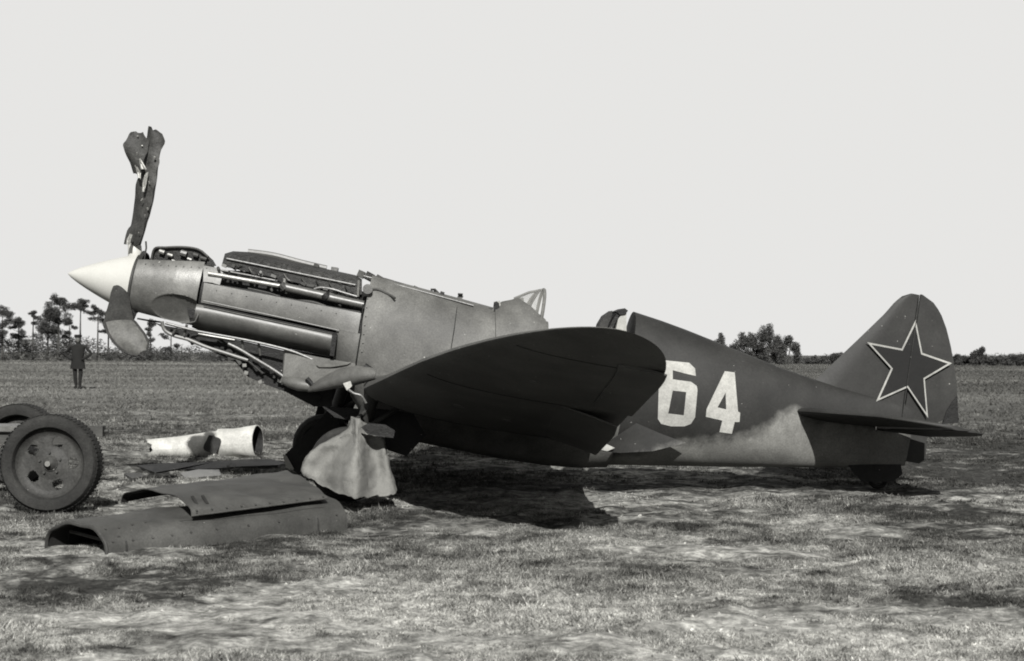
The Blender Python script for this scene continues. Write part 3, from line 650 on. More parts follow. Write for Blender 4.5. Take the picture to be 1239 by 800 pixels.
px_tube([(246, 364, -.415), (330, 382, -.43), (410, 400, -.44)], .006, 0, 'panel_rail', 'cowl')
px_tube([(246, 369, -.42), (330, 387, -.435), (408, 404, -.445)], .006, 0, 'panel_rail', 'dark')
trunk = strip('oil_cooler_duct', 'cowl', [(0, 238, 368), (.1, 250, 370), (1, 408, 404)], [(0, 232, 396), (.1, 250, 404), (1, 403, 432)], .0, .010, 40, .075, 18)
mb = MB(); slab(mb, [(402, 403), (408, 405), (404, 431), (399, 430)], -.49, .12); mb.build('duct_outlet', 'dark', AC)
strip('side_panel', 'cowl', [(0, 407, 398), (1, 437, 404)], [(0, 402, 440), (1, 430, 443)], .004)
strip('lower_panel', 'cowl', [(0, 408, 434), (1, 437, 442)], [(0, 380, 448), (1, 432, 462)], -.01)
px_tube([(439, 368, -.455), (437, 400, -.46), (430, 442, -.45)], .005, 0, 'panel_seam', 'dark')
px_tube([(553, 372, -.32), (550, 395, -.44), (546, 420, -.462)], .003, 0, 'panel_seam', 'dark')
# exposed gear case on top of the nose
mb = MB(); loftpoly(mb, [(180, 318), (186, 300), (196, 298), (214, 300), (232, 299), (245, 303), (258, 315), (262, 322)], [(180, 318), (186, 301), (196, 299), (214, 301), (232, 300), (245, 304), (258, 316), (262, 322)], -.17, .17); gc = mb.build('gear_case', 'block', AC)
px_tube(smoothpts([(183, 316, -.2), (187, 301, -.2), (200, 299.5, -.2), (222, 299, -.2), (240, 302, -.2), (252, 311, -.22)]), .010, 0, 'coolant_pipe', 'steel')
for (a, b_, c, r_) in ((193, 304, 199, .022), (203, 308, 209, .018), (219, 306, 226, .03), (234, 308, 240, .02), (243, 312, 250, .018), (227, 313, 232, .015), (208, 315, 213, .012)):
    px_tube([(a, b_, -.2), (c, b_ + 2, -.205)], r_, 0, 'fitting', random.choice(['pipe', 'steel', 'bright']))
px_tube([(174, 316, -.12), (177, 300, -.1), (176.5, 292, -.1)], .008, 0, 'bracket', 'steel')
# small torn fittings along the top deck
for (a, b_, h, w) in ((437, 331, 5, 8), (447, 334, 6, 10), (459, 337, 5, 9), (470, 341, 5, 12), (482, 344, 4, 10), (493, 348, 4, 7), (405, 326, 4, 8), (383, 321, 3, 6), (503, 350, 5, 8), (515, 353, 3, 8), (534, 357, 6, 5), (556, 360, 5, 6)):
    mb = MB(); p = loc(a, b_ + 1, 0); mb.box(p, (w / 131, .10 + random.random() * .1, h / 131 * 1.6), Matrix.Rotation(random.uniform(-.2, .35), 3, 'Y')); mb.build('deck_fitting', random.choice(['block', 'steel', 'pipe']), AC)
px_tube([(526, 351, 0), (532, 357, 0), (545, 361, 0), (571, 369, 0)], .014, 0, 'torn_cowl_edge', 'block')
px_tube([(521, 350.5, -.1), (527, 350.5, -.1)], .01, 0, 'deck_pin', 'dark'); px_tube([(554, 356, -.1), (560, 356.5, -.1)], .01, 0, 'deck_pin', 'dark')
px_tube([(440, 334, -.12), (500, 350, -.16), (573, 370, -.2)], .008, 0, 'deck_edge', 'pipe')

# lower engine bay
mb = MB(); A = [(186, 390), (200, 394), (240, 402), (300, 414), (350, 426), (400, 440), (402, 492), (380, 492), (345, 474), (318, 464), (300, 456), (285, 438), (262, 428), (240, 417), (222, 409), (205, 402)]
loftpoly(mb, A, A, -.20, .20); mb.build('oil_sump', 'dark', AC)
px_tube(smoothpts([(200, 391, -.36), (240, 401, -.37), (300, 412, -.38), (350, 424, -.38), (380, 436, -.4)]), .012, 0, 'engine_mount', 'pipe')
px_tube(smoothpts([(196, 389, -.28), (199, 399, -.28), (210, 406, -.28), (228, 411, -.28), (250, 420, -.28), (275, 428, -.28), (300, 436, -.28)]), .016, 0, 'coolant_pipe', 'cowl')
px_tube([(240, 405, -.3), (262, 408, -.3), (284, 411.5, -.3)], .018, 0, 'coolant_pipe', 'bright')
px_tube(smoothpts([(276, 416, -.32), (290, 423, -.32), (310, 435, -.32), (330, 447, -.32), (352, 462, -.33)]), .016, 0, 'engine_mount', 'pipe')
for a, b_, c, d_ in ((226, 393, 223, 406), (293, 412, 294, 424), (313, 416, 315, 430), (345, 424, 343, 455), (213, 398, 209, 404)):
    px_tube([(a, b_, -.33), (c, d_, -.31)], .012, 0, 'strut', 'pipe')
px_tube([(228, 413, -.24), (262, 425, -.24), (285, 431, -.24)], .007, 0, 'fuel_line', 'bright')
px_tube([(262, 408, -.26), (290, 428, -.26), (318, 452, -.26)], .012, 0, 'fuel_line', 'block')
px_tube([(166, 385.5, -.1), (180, 388, -.1), (196, 390, -.1)], .008, 0, 'bracket', 'steel')
px_tube([(156, 372, -.2), (163, 380, -.2), (160, 386, -.2)], .02, 0, 'bracket', 'dark')
for _ in range(34):
    u = random.random(); a = lerp(205, 395, u); b_ = lerp(400, 486, u) + random.uniform(-6, 4) - 12 * (1 - u) * u
    mb = MB(); mb.box(loc(a, b_, -.2 - random.random() * .06), (random.uniform(.02, .08), .05, random.uniform(.02, .07)), Euler((0, random.uniform(-1, 1), 0)).to_matrix()); mb.build('engine_fitting', random.choice(['block', 'steel', 'dark', 'dark']), AC)
for (a, b_) in ((296, 442), (298, 451), (315, 462), (213, 401)):
    mb = MB(); mb.box(loc(a, b_, -.27), (.035, .04, .03), Euler((0, random.uniform(-1, 1), 0)).to_matrix()); mb.build('bracket', 'bright', AC)

# wings
DIH = math.tan(radians(12.8))
def wz(y): return -.463 + max(0, abs(y) - 1.4) * DIH
def planform(y):
    y = abs(y); le = float(np.interp(y, [0, 1.4, 5.0], [-1.31, -1.26, -.30])); te = float(np.interp(y, [0, 1.4, 4.5], [.85, .764, .67]))
    if y > 2.6:
        u = min(1, (y - 2.6) / 2.4); le += (.24 + .30) * (1 - sqrt(max(0, 1 - u ** 2)))
    if y > 3.7:
        u = min(1, (y - 3.7) / 1.3); te = te + .03 * u - (te + .03 * u - .24) * (1 - sqrt(max(0, 1 - u ** 2.4)))
    return le, te
def airfoil(n=15):
    xs = [(1 - cos(pi * k / (n - 1))) / 2 for k in range(n)]
    th = lambda x: 5 * (.2969 * sqrt(x) - .126 * x - .3516 * x * x + .2843 * x ** 3 - .1036 * x ** 4)
    up = [(x, th(x) * 1.15 + .02 * sin(pi * x)) for x in xs]; lo = [(x, -th(x) * .85 + .02 * sin(pi * x)) for x in xs[1:-1]]
    return up + lo[::-1]
AF = airfoil()
def wing_ring(y, sgn, c0=0., c1=1., t=None, drop=0.0):
    le, te = planform(y); ch = te - le; tc = float(np.interp(y, [0, 1.4, 4.2, 5.0], [.14, .135, .10, .06])); out = []
    for (u, z) in AF:
        uu = lerp(c0, c1, u)
        zz = wz(y) - .03 - .10 * (le + ch * uu + 1.26) / 2.02
        # thickness of the full section at this chord position
        out.append(Vector((le + ch * uu, y * sgn, zz + z * tc * ch)))
    return out
for sgn in (-1, 1):
    mb = MB(); ys = [.25, .6, 1.0, 1.4, 1.9, 2.4, 2.9, 3.4, 3.7, 4.0, 4.2, 4.35, 4.5, 4.6, 4.68, 4.76, 4.82, 4.87, 4.91, 4.94, 4.96, 4.975, 4.986, 4.994, 4.9985]
    mb.loft([wing_ring(y, sgn) for y in ys]); wing = mb.build('wing', 'wing', AC, smooth=50)
    # flap hanging slightly open below the inner trailing edge
    g = []
    for i in range(14):
        y = lerp(.75, 2.75, i / 13); le, te = planform(y); row = []
        for j in range(7):
            t = j / 6; x = lerp(te - .62, te - .03, t); zz = wz(y) - .03 - .10 * (x + 1.26) / 2.02 - .048 - .012 * t - .045 * t * t; row.append(Vector((x - .10 * max(0, y - 2.4) * t, y * sgn, zz)))
        g.append(row)
    mb = MB(); mb.sheet(g, .012 * sgn); mb.build('flap', 'flap', wing)
    # aileron, a little below the wing
    r_ = []
    for i in range(10):
        y = lerp(2.85, 4.3, i / 9); le, te = planform(y); x0_, x1_ = te - .30, te + .015; row = []
        z0_ = wz(y) - .13; row = [Vector((x0_, y * sgn, z0_ + .02)), Vector((lerp(x0_, x1_, .5), y * sgn, z0_ + .004)), Vector((x1_, y * sgn, z0_ - .012)), Vector((x1_, y * sgn, z0_ - .02)), Vector((lerp(x0_, x1_, .5), y * sgn, z0_ - .022)), Vector((x0_, y * sgn, z0_ - .016))]
        r_.append(row)
    mb = MB(); mb.loft(r_); mb.build('aileron', 'wing', wing)

# joints and a hatch on the port wing underside
def WU(x, y):
    le, te = planform(y); u = min(.99, max(.02, (x - le) / (te - le))); th = 5 * (.2969 * sqrt(u) - .126 * u - .3516 * u * u + .2843 * u ** 3 - .1036 * u ** 4)
    return Vector((le + u * (te - le), -y, wz(y) - .03 - .10 * (le + u * (te - le) + 1.26) / 2.02 + (-.85 * th + .02 * sin(pi * u)) * float(np.interp(y, [0, 1.4, 4.2, 5.0], [.14, .135, .10, .06])) * (te - le)))
for y_, a_, b_ in ((1.42, .06, .85), (2.8, .06, .72), (4.2, .08, .72)):
    le_, te_ = planform(y_); mb = MB(); mb.tube([WU(lerp(le_, te_, lerp(a_, b_, k / 14)), y_) for k in range(15)], .0035, 6); mb.build('panel_seam', 'dark', AC)
for (u_, y_, r_) in ((.32, 2.1, .05), (.45, 3.4, .035), (.55, 1.9, .04)):
    le_, te_ = planform(y_); c_ = WU(lerp(le_, te_, u_), y_); mb = MB(); mb.loft([[c_ + Vector((r_ * cos(q), r_ * sin(q) * 1.0, -.04 * r_ * cos(q) + zz_ - .25 * r_ * 0 - r_ * sin(q) * .21)) for q in np.linspace(0, 2 * pi, 18, endpoint=False)] for zz_ in (.004, -.004)]); mb.build('inspection_hatch', 'flap', AC)

# wing root fairing and intake on the port and starboard side
def fair_side(sgn):
    S = lambda a, b_, y: Vector((loc(a, b_, y).x, sgn * abs(y), loc(a, b_, y).z))
    m_ = MB()
    m_.sheet([[S(345, 424, -.34), S(385, 432, -.40), S(430, 440, -.45)], [S(344, 440, -.37), S(380, 445, -.46), S(430, 446, -.50)], [S(342, 455, -.39), S(370, 458, -.52), S(425, 452, -.62)], [S(338, 463, -.40), S(362, 466, -.55), S(412, 458, -.74)]], .01)
    f = m_.build('wing_root_fairing', 'fwd', AC, smooth=70)
    m_ = MB(); rr = []
    for (a, b_, y, rx, rz) in ((341, 460, -.42, .03, .03), (350, 462, -.46, .07, .05), (362, 465, -.50, .085, .062), (375, 467, -.54, .06, .05)):
        c = S(a, b_, y); rr.append([c + Vector((0, rx * cos(q), rz * sin(q))) for q in np.linspace(0, 2 * pi, 18, endpoint=False)])
    m_.loft(rr); m_.build('intake_blister', 'nose', AC, smooth=70)
    m_ = MB(); m_.tube([S(371, 458, -.60), S(378, 466, -.60)], .022, 8); m_.build('intake_opening', 'dark', AC)
    m_ = MB(); rr = []
    for (a, b_, y, r1) in ((374, 468, -.56, .03), (392, 461, -.66, .07), (410, 455, -.80, .09), (430, 452, -.98, .09), (455, 450, -1.1, .05)):
        c = S(a, b_, y); rr.append([c + Vector((0, r1 * 1.4 * cos(q), r1 * sin(q) - .02)) for q in np.linspace(0, 2 * pi, 18, endpoint=False)])
    m_.loft(rr); m_.build('wing_root_intake', 'nose', AC, smooth=70)
    m_ = MB(); m_.sheet([[S(382, 441, -.47), S(398, 440, -.47), S(425, 438, -.47)], [S(386, 444, -.50), S(400, 444, -.51), S(420, 441, -.5)]], .006); m_.build('torn_panel_edge', 'bright', AC)
fair_side(-1); fair_side(1)
mb = MB(); q_ = loc(441, 443, -.55); mb.tube([q_, q_ + Vector((.07, -.01, -.03))], .03, 10); sl = mb.build('intake_slot', 'dark', AC)
mb = MB(); slab(mb, [(415, 464), (424, 461), (426, 467), (420, 473)], -1.42, .02); mb.build('torn_skin', 'number', AC)
px_tube(smoothpts([(421, 471, -1.42), (428, 476, -1.42), (437, 479, -1.42), (443, 488, -1.42)]), .011, 0, 'bent_pipe', 'pipe')
# torn trailing fairing where wing meets fuselage
mb = MB(); mb.sheet([[loc(724, 544, -.62), loc(740, 532, -.60), loc(770, 512, -.47)], [loc(730, 546, -.60), loc(760, 540, -.54), loc(800, 525, -.44)], [loc(750, 548, -.56), loc(790, 546, -.5), loc(830, 536, -.42)]], .008); mb.build('trailing_fairing', 'rear', AC, smooth=60)
mb = MB(); mb.sheet([[loc(725, 544, -.66), loc(733, 537, -.64)], [loc(735, 546, -.64), loc(744, 542, -.62)]], .006); mb.build('torn_skin', 'number', AC)

# fin and rudder
def vfoil(name, m, rows, parent=AC, tmax=.05):
    rr = []
    for (z, xl, xt, tl, tt) in rows:
        r_ = []
        n = 9; xs = [lerp(xl, xt, k / (n - 1)) for k in range(n)]; th = [lerp(tl, tt, (k / (n - 1))) * (sqrt(min(1, k / 2.2)) if tl > tt or True else 1) for k in range(n)]
        if name == 'rudder': th = [lerp(tl, tt, k / (n - 1)) for k in range(n)]
        r_ = [Vector((x, -t, z)) for x, t in zip(xs, th)] + [Vector((x, t, z)) for x, t in list(zip(xs, th))[::-1]]
        rr.append(r_)
    b = MB(); b.loft(rr); return b.build(name, m, parent, smooth=50)
def outline(pts): q = [loc(a, b_) for a, b_ in pts]; q.sort(key=lambda p: p.z); return np.array([p.z for p in q]), np.array([p.x for p in q])
LEz, LEx = outline([(950, 470), (985, 461), (1000, 447), (1040, 409), (1070, 380), (1083, 365), (1092, 358), (1099, 355.5), (1104, 355)])
HGz, HGx = outline([(1084, 545), (1092, 505), (1113, 357), (1113.5, 355)])
TEz, TEx = outline([(1114, 355.5), (1122, 360), (1130, 367), (1138, 379), (1145, 398), (1150, 418), (1154, 440), (1157, 462), (1158, 482), (1156, 503), (1128, 513), (1121, 530), (1120, 556), (1110, 562)])
zt_ = float(LEz[-1]); rows = []
for i in range(26):
    z = lerp(loc(1000, 500).z, zt_ - .004, (i / 25) ** .8); rows.append((z, float(np.interp(z, LEz, LEx)), float(np.interp(z, HGz, HGx)) - .006, .045 * (1 - i / 40), .032 * (1 - i / 34)))
fin = vfoil('tail_fin', 'fin', rows)
rows = []
zb_ = float(TEz[0]) + .01
for i in range(30):
    z = lerp(zb_, float(TEz[-1]) - .006, i / 29); rows.append((z, float(np.interp(z, HGz, HGx)) + .006, float(np.interp(z, TEz, TEx)), .030 * (1 - i / 50), .006))
rud = vfoil('rudder', 'fin', rows)
mb = MB(); slab(mb, [(1158.5, 479), (1160, 512), (1141, 513), (1145, 498), (1152, 487)], -.02, .03); mb.build('rudder_dark_plate', 'dark', rud)  # dark plate at the lower rear edge of the rudder
# star on fin and rudder
OUT = [(1108, 387), (1116, 427), (1152, 439.5), (1119, 459), (1123, 506), (1098, 469), (1060, 486), (1078, 446), (1049, 414), (1091, 422)]
cx_, cy_ = 1102, 446
def tri_plate(name, m, polys, yf, parent, off):
    bm = bmesh.new()
    for poly in polys:
        vs = [bm.verts.new((a, 0, b_)) for a, b_ in poly]
        try: bm.faces.new(vs)
        except ValueError: pass
    bmesh.ops.triangulate(bm, faces=bm.faces[:])
    for _ in range(3): bmesh.ops.subdivide_edges(bm, edges=[e for e in bm.edges if e.calc_length() > 4], cuts=1, use_grid_fill=True)
    bmesh.ops.remove_doubles(bm, verts=bm.verts, dist=.01)
    for v in bm.verts:
        a, b_ = v.co.x, v.co.z; q = loc(a, b_, -.05)
        for _ in range(3): q = loc(a, b_, yf(q.x, q.z) - off)
        v.co = q
    ex = bmesh.ops.extrude_face_region(bm, geom=bm.faces[:]); 
    for v in [g_ for g_ in ex['geom'] if isinstance(g_, bmesh.types.BMVert)]: v.co.y += off * .6
    bmesh.ops.recalc_face_normals(bm, faces=bm.faces)
    me = bpy.data.meshes.new(name); bm.to_mesh(me); bm.free(); me.materials.append(M[m]); o = bpy.data.objects.new(name, me); COL.objects.link(o)
    o.parent = parent; o['_b'] = (0, 0, 0)
    if '_off' in parent: o.location = parent['_off']
    return o
flat = lambda x, z: -.050
def scaled(k): return [(lerp(cx_, a, k), lerp(cy_, b_, k)) for a, b_ in OUT]
def fanpolys(o): return [[(cx_, cy_), o[i], o[(i + 1) % 10]] for i in range(10)]
tri_plate('star', 'star', fanpolys(scaled(.985)), flat, fin, .004)
inn = scaled(.90); ot = OUT
tri_plate('star_border', 'number', [[ot[i], ot[(i + 1) % 10], inn[(i + 1) % 10], inn[i]] for i in range(10)], flat, fin, .008)
px_tube([(1113.3, 357, -.056), (1108, 392, -.060), (1099, 455, -.064), (1092, 504, -.056)], .0035, 0, 'hinge_line', 'rim', fin)
# number on the rear fuselage
D6 = [[(804, 436), (834, 439), (841, 446), (842, 455), (829, 452), (814, 448)], [(804, 436), (814, 448), (814, 459), (814, 472.7), (808.5, 500.4), (800, 513), (796, 507), (797, 470), (800.5, 445)],
      [(814, 459), (836, 462), (843, 467), (844, 472), (830.3, 474.5), (814, 472.7)], [(844, 472), (841, 505), (836, 513), (827.4, 502.6), (830.3, 474.5)], [(808.5, 500.4), (827.4, 502.6), (836, 513), (828, 516), (812, 516), (800, 513)]]
D4 = [[(877, 449.2), (879.5, 472.5), (868.2, 493), (855, 495)], [(877, 449.2), (889, 450.7), (893, 498), (878.7, 495.5), (879.5, 472.5)], [(855, 495), (868.2, 493), (878.7, 495.5), (893, 498), (895.6, 499.5), (894.8, 510.7), (889, 510.7), (874, 509), (854, 504.4)], [(874, 509), (889, 510.7), (885.5, 525), (870.5, 523)]]
for dg in (D6, D4): tri_plate('numeral', 'number', dg, side_y, rear, .004)

# tailplane and elevators
ztp = loc(965, 500, -.27).z
def tail_ring(y, sgn, a, b_, t):
    out = [Vector((lerp(a, b_, u), y * sgn, ztp + .075 * y + z * t * .9)) for u, z in AF]; return out
TPY = [.05, .4, .8, 1.1, 1.3, 1.42, 1.5, 1.545, 1.56]
def tp(y):
    le = float(np.interp(y, [0, .3, 1.1], [2.62, 2.68, 3.02])); te = 4.0
    if y > 1.0:
        u = min(1, (y - 1.0) / .57); le = 3.0 + .75 * (1 - sqrt(max(0, 1 - u ** 2.2))); te = 4.0 - .12 * u ** 3
    return le, te
for sgn in (-1, 1):
    mb = MB(); mb.loft([tail_ring(y, sgn, tp(y)[0], lerp(*tp(y), .62), .11 * (1.15 - y / 2)) for y in TPY]); tpl = mb.build('tailplane', 'fin', AC)
    r_ = []
    for y in [.12] + TPY[1:]:
        le, te = tp(y); x0_ = lerp(le, te, .625); up = .13 if sgn > 0 else 0.0
        t0_ = .03 * (1.15 - y / 2); zt2 = ztp + .075 * y
        r_.append([Vector((x0_, y * sgn, zt2 + t0_)), Vector((lerp(x0_, te, .5), y * sgn, zt2 + t0_ * .6 + up * .5)), Vector((te, y * sgn, zt2 + .004 + up)), Vector((te, y * sgn, zt2 - .006 + up)), Vector((lerp(x0_, te, .5), y * sgn, zt2 - t0_ * .6 + up * .5)), Vector((x0_, y * sgn, zt2 - t0_))])
    mb = MB(); mb.loft(r_); mb.build('elevator', 'fin', AC)

# undercarriage
def wheel(parent, c, axis, R, wdt, rimm='steel', n=36, hubname='rim'):
    a = Vector(axis).normalized(); u = a.cross(Vector((0, 0, 1))).normalized(); w = a.cross(u)
    mb = MB(); prof = [(-.34, .62), (-.5, .72), (-.5, .88), (-.36, .97), (0, 1.0), (.36, .97), (.5, .88), (.5, .72), (.34, .62)]
    rings = [[c + a * (p[0] * wdt) + (u * cos(2 * pi * k / n) + w * sin(2 * pi * k / n)) * (R * p[1]) for p in prof] for k in range(n)]
    rings.append(rings[0]); mb.loft(rings, True, False); ty = mb.build('tyre', 'rubber', parent)
    return u, w, a
def world2local(p): return ARI @ (Vector(p) - AT)
gP = at_d(420, 560, 13 - 1.13); gP.z = .325
gS = at_d(392, 540, 13 + 1.35); gS.z = .325
for nm, c in (('port', gP), ('star', gS)):
    sgn = -1 if nm == 'port' else 1; cl = world2local(c); cl.z = cl.z
    mb = MB(); topp = Vector((cl.x + .12, sgn * 1.2, -.50)); mb.tube([cl + Vector((0, sgn * -.13, 0)), cl.lerp(topp, .5) + Vector((0, sgn * -.10, 0)), topp], [.045, .055, .065], 12); gear = mb.build('landing_gear', 'steel', AC)
    wheel(gear, cl, (0.0, 1, 0), .32, .18)
    mb = MB(); mb.loft([[cl + Vector((0.2 * cos(q), yy, .2 * sin(q))) for q in np.linspace(0, 2 * pi, 24, endpoint=False)] for yy in (-.06, .06)]); mb.build('rim', 'rim', gear)
    mb = MB(); mb.sheet([[topp + Vector((-.16, sgn * .10, .02)), topp + Vector((.20, sgn * .10, .02))], [cl.lerp(topp, .55) + Vector((-.2, sgn * .16, 0)), cl.lerp(topp, .55) + Vector((.16, sgn * .16, 0))], [cl + Vector((-.17, sgn * .17, .08)), cl + Vector((.17, sgn * .17, .08))]], .012); (mb.build('gear_door', 'dark', gear) if sgn > 0 else None)
    mb = MB(); mb.tube([cl.lerp(topp, .45), topp + Vector((.38, -sgn * .25, .02))], .022, 8); mb.tube([cl.lerp(topp, .2), cl.lerp(topp, .5) + Vector((-.1, 0, 0)), cl.lerp(topp, .75)], .018, 8); mb.build('strut', 'steel', gear)
# inner door hanging under the centre section
mb = MB(); mb.sheet([[loc(437, 492, -.95), loc(470, 496, -.95), loc(500, 500, -.95)], [loc(432, 508, -.98), loc(468, 520, -.98), (loc(515, 527, -.98))], [loc(440, 517, -1.0), loc(470, 545, -1.0), loc(492, 552, -1.0)]], .012); mb.build('gear_door', 'dark', AC)
mb = MB(); mb.sheet([[loc(390, 492, -.5), loc(440, 495, -.5), loc(470, 500, -.5)], [loc(405, 505, -.5), loc(440, 512, -.5), loc(465, 520, -.5)]], .02); mb.build('bay_door', 'dark', AC)
mb = MB(); mb.sheet([[loc(396, 497, 1.1), loc(412, 497, 1.1)], [loc(378, 517, 1.12), loc(408, 530, 1.12)], [loc(345, 550, 1.15), loc(372, 566, 1.15)], [loc(352, 566, 1.15), loc(362, 575, 1.15)]], .012); mb.build('gear_door', 'dark', AC)
mb = MB(); mb.sheet([[loc(342, 549, 1.12), loc(347, 552, 1.12)], [loc(346, 566, 1.12), loc(356, 568, 1.12)]], .01); mb.build('torn_skin', 'number', AC)
# tail wheel
tc_ = at_d(1062, 575, 13.3); tc_.z = .095; tl = world2local(tc_)
mb = MB(); mb.tube([tl, tl + Vector((-.05, 0, .25))], .03, 8); tw = mb.build('tail_wheel', 'steel', AC); wheel(tw, tl, (0, 1, 0), .095, .07, n=24)

for y_ in (-.09, .09):  # tail wheel doors, coloured dark to paint in the shade under the tail
    mb = MB(); mb.sheet([[loc(1026, 562, y_ * .6), loc(1090, 562, y_ * .6)], [loc(1034, 574, y_), loc(1092, 574, y_)], [loc(1044, 583, y_ * 1.3), loc(1080, 583, y_ * 1.3)]], .008); mb.build('tail_wheel_door', 'dark', AC)
mb = MB(); slab(mb, [(437, 517), (446, 512), (466, 514), (478, 521), (476, 530), (458, 528), (444, 525)], -1.62, .03); mb.build('gear_fairing', 'dark', AC)

# ================================================================== CANVAS COVER on the port wheel
b0 = on_ground(425, 607)
CN = [[(425, 505, -1.30), (428, 506, -1.36), (433, 507, -1.42), (437, 509, -1.38), (440, 511, -1.32), (438, 510, -1.24), (433, 507, -1.22), (427, 505, -1.24)],
      [(422, 517, -1.32), (427, 519, -1.38), (433, 522, -1.50), (443, 523, -1.38), (455, 523, -1.34), (450, 518, -1.18), (436, 515, -1.14), (426, 515, -1.22)],
      [(408, 529, -1.32), (421, 533, -1.36), (433, 537, -1.62), (447, 535, -1.38), (464, 530, -1.36), (455, 525, -1.10), (436, 522, -1.06), (415, 525, -1.16)],
      [(385, 541, -1.34), (404, 551, -1.36), (430, 558, -1.74), (449, 552, -1.40), (468, 551, -1.38), (460, 540, -1.06), (430, 536, -1.02), (395, 537, -1.12)],
      [(369, 557, -1.34), (391, 571, -1.38), (428, 581, -1.80), (452, 576, -1.44), (474, 577, -1.42), (464, 560, -1.04), (425, 555, -1.0), (380, 552, -1.10)],
      [(365, 571, -1.32), (391, 588, -1.42), (425, 602, -1.82), (453, 600, -1.55), (479, 597, -1.46), (468, 580, -1.04), (420, 575, -1.0), (378, 566, -1.10)]]
def cat(p0, p1, p2, p3, t): return tuple(.5 * ((2 * p1[j]) + (-p0[j] + p2[j]) * t + (2 * p0[j] - 5 * p1[j] + 4 * p2[j] - p3[j]) * t * t + (-p0[j] + 3 * p1[j] - 3 * p2[j] + p3[j]) * t ** 3) for j in range(3))
rowsC = []
for r_ in CN:
    o_ = []
    for k in range(8):
        for q in range(9): o_.append(cat(r_[k - 1], r_[k], r_[(k + 1) % 8], r_[(k + 2) % 8], q / 9))
    rowsC.append(o_ + [o_[0]])
full = []
for i in range(5):
    for q in range(9):
        t = q / 9; a_, b_, c_, d_ = rowsC[max(i - 1, 0)], rowsC[i], rowsC[i + 1], rowsC[min(i + 2, 5)]; full.append([cat(a_[k], b_[k], c_[k], d_[k], t) for k in range(73)])
full.append(rowsC[5]); grid = []
for i, r_ in enumerate(full):
    v = i / (len(full) - 1); row = []
    for k, p in enumerate(r_):
        a = 2 * pi * (k % 72) / 72; w = at_d(p[0], p[1], 13 + p[2] - (.14 if p[2] < -1.25 else 0))
        amp = .006 * min(1, v * 1.6)
        w.y += amp * (sin(a * 7 + 4 * v) + .5 * sin(a * 13 + 7 * v + 1) + 1.2 * sin(a * 3 - 9 * v)) + .006 * sin(31 * v + 4 * a)
        w.z += .006 * sin(a * 13 + 2) * v + .004 * sin(a * 29)
        row.append(w)
    grid.append(row)
mb = MB(); mb.sheet(grid, .005)
cvs = mb.build('canvas_cover', 'canvas', smooth=75, base=(b0.x, b0.y, 0)); tag(cvs, 'pale canvas sheet tied over the near main wheel', 'canvas cover')
tex = bpy.data.textures.new('creases', 'CLOUDS'); tex.noise_scale = .09
dm = cvs.modifiers.new('crease', 'DISPLACE'); dm.texture = tex; dm.strength = .028; dm.mid_level = .5; dm.texture_coords = 'LOCAL'

# ================================================================== COWLING PANELS in front
def arc_row(A, B, h, n=22, pw=.75, skew=0.0):      # A and B are the lower edges, h the crown height
    A = Vector(A); B = Vector(B); out = []
    for k in range(n):
        a = pi * k / (n - 1); t = (1 - cos(a)) / 2; p = A.lerp(B, t); p.z = lerp(A.z, B.z, t) + h * sin(a) ** pw; out.append(p)
    return out
def interp_panel(name, ends, label, mats=('panel', 'panelin'), thick=.006, seams=None):
    g = []; n = 30
    for i in range(n):
        u = i / (n - 1) * (len(ends) - 1); k = min(int(u), len(ends) - 2); f = u - k
        A = Vector(ends[k][0]).lerp(Vector(ends[k + 1][0]), f); B = Vector(ends[k][1]).lerp(Vector(ends[k + 1][1]), f); h = lerp(ends[k][2], ends[k + 1][2], f); pw = lerp(ends[k][3], ends[k + 1][3], f)
        row = arc_row(A, B, h, 26, pw)
        for j, p in enumerate(row): p.z += (.008 * sin(i * .7 + j * .5) * sin(i * .31) + .006 * sin(i * .23 + j * .9 + 1)) * min(1, j / 4, (25 - j) / 4 + .3)
        g.append(row)
    c = g[n // 2][13]; base_ = Vector((c.x, c.y, 0)); mb = MB(); mb.sheet(g, thick, 0, 1)
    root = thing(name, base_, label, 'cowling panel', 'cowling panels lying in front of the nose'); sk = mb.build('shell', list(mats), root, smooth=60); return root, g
nA = on_ground(129, 673); fA = on_ground(56, 664); nB = on_ground(419, 641); 
fB = nB + Vector((-.42, .70, 0)); mN = nA.lerp(nB, .35); mF = fA.lerp(fB, .35) + Vector((-.05, .12, 0))
low, lg = interp_panel('cowling_panel', [(nA, fA, .195, .62), (mN + Vector((.02, -.02, 0)), mF, .215, .56), (nB, fB, .215, .5)], 'long half round engine cowling lying on the ground nearest the camera')
mb = MB(); mb.tube([p + Vector((0, 0, -.015)) for p in lg[0]], .012, 6); mb.build('rim', 'steel', low)
mb = MB(); mb.tube([p + Vector((-.0, 0, -.012)) for p in lg[-1]], .010, 6); mb.build('rim', 'steel', low)
mb = MB(); mb.tube([row[5] + Vector((-.002, -.001, .001)) for row in lg[12:28]], .002, 6); mb.build('seam', 'panelin', low)
mb = MB(); mb.tube([Vector(lg[0][5]) + Vector((.1, .05, -.03)), Vector(lg[0][12]) + Vector((.12, .1, -.12)), Vector(lg[0][20]) + Vector((.1, .05, -.03))], .012, 6); mb.build('brace', 'steel', low)
uA = at_d(232, 623.5, 9.15); uF = at_d(146, 608, 10.15); uB = at_d(396, 602.5, 10.05); uG = at_d(345, 571, 11.5)
up_, ug = interp_panel('cowling_panel', [(uA, uF, .125, .8), (uB, uG, .035, .8)], 'shallow curved cowling sheet lying on top of the half round one')
mb = MB(); mb.tube([row[0] + Vector((0, -.004, -.004)) for row in ug], .006, 6); mb.build('rim', 'pipe', up_)
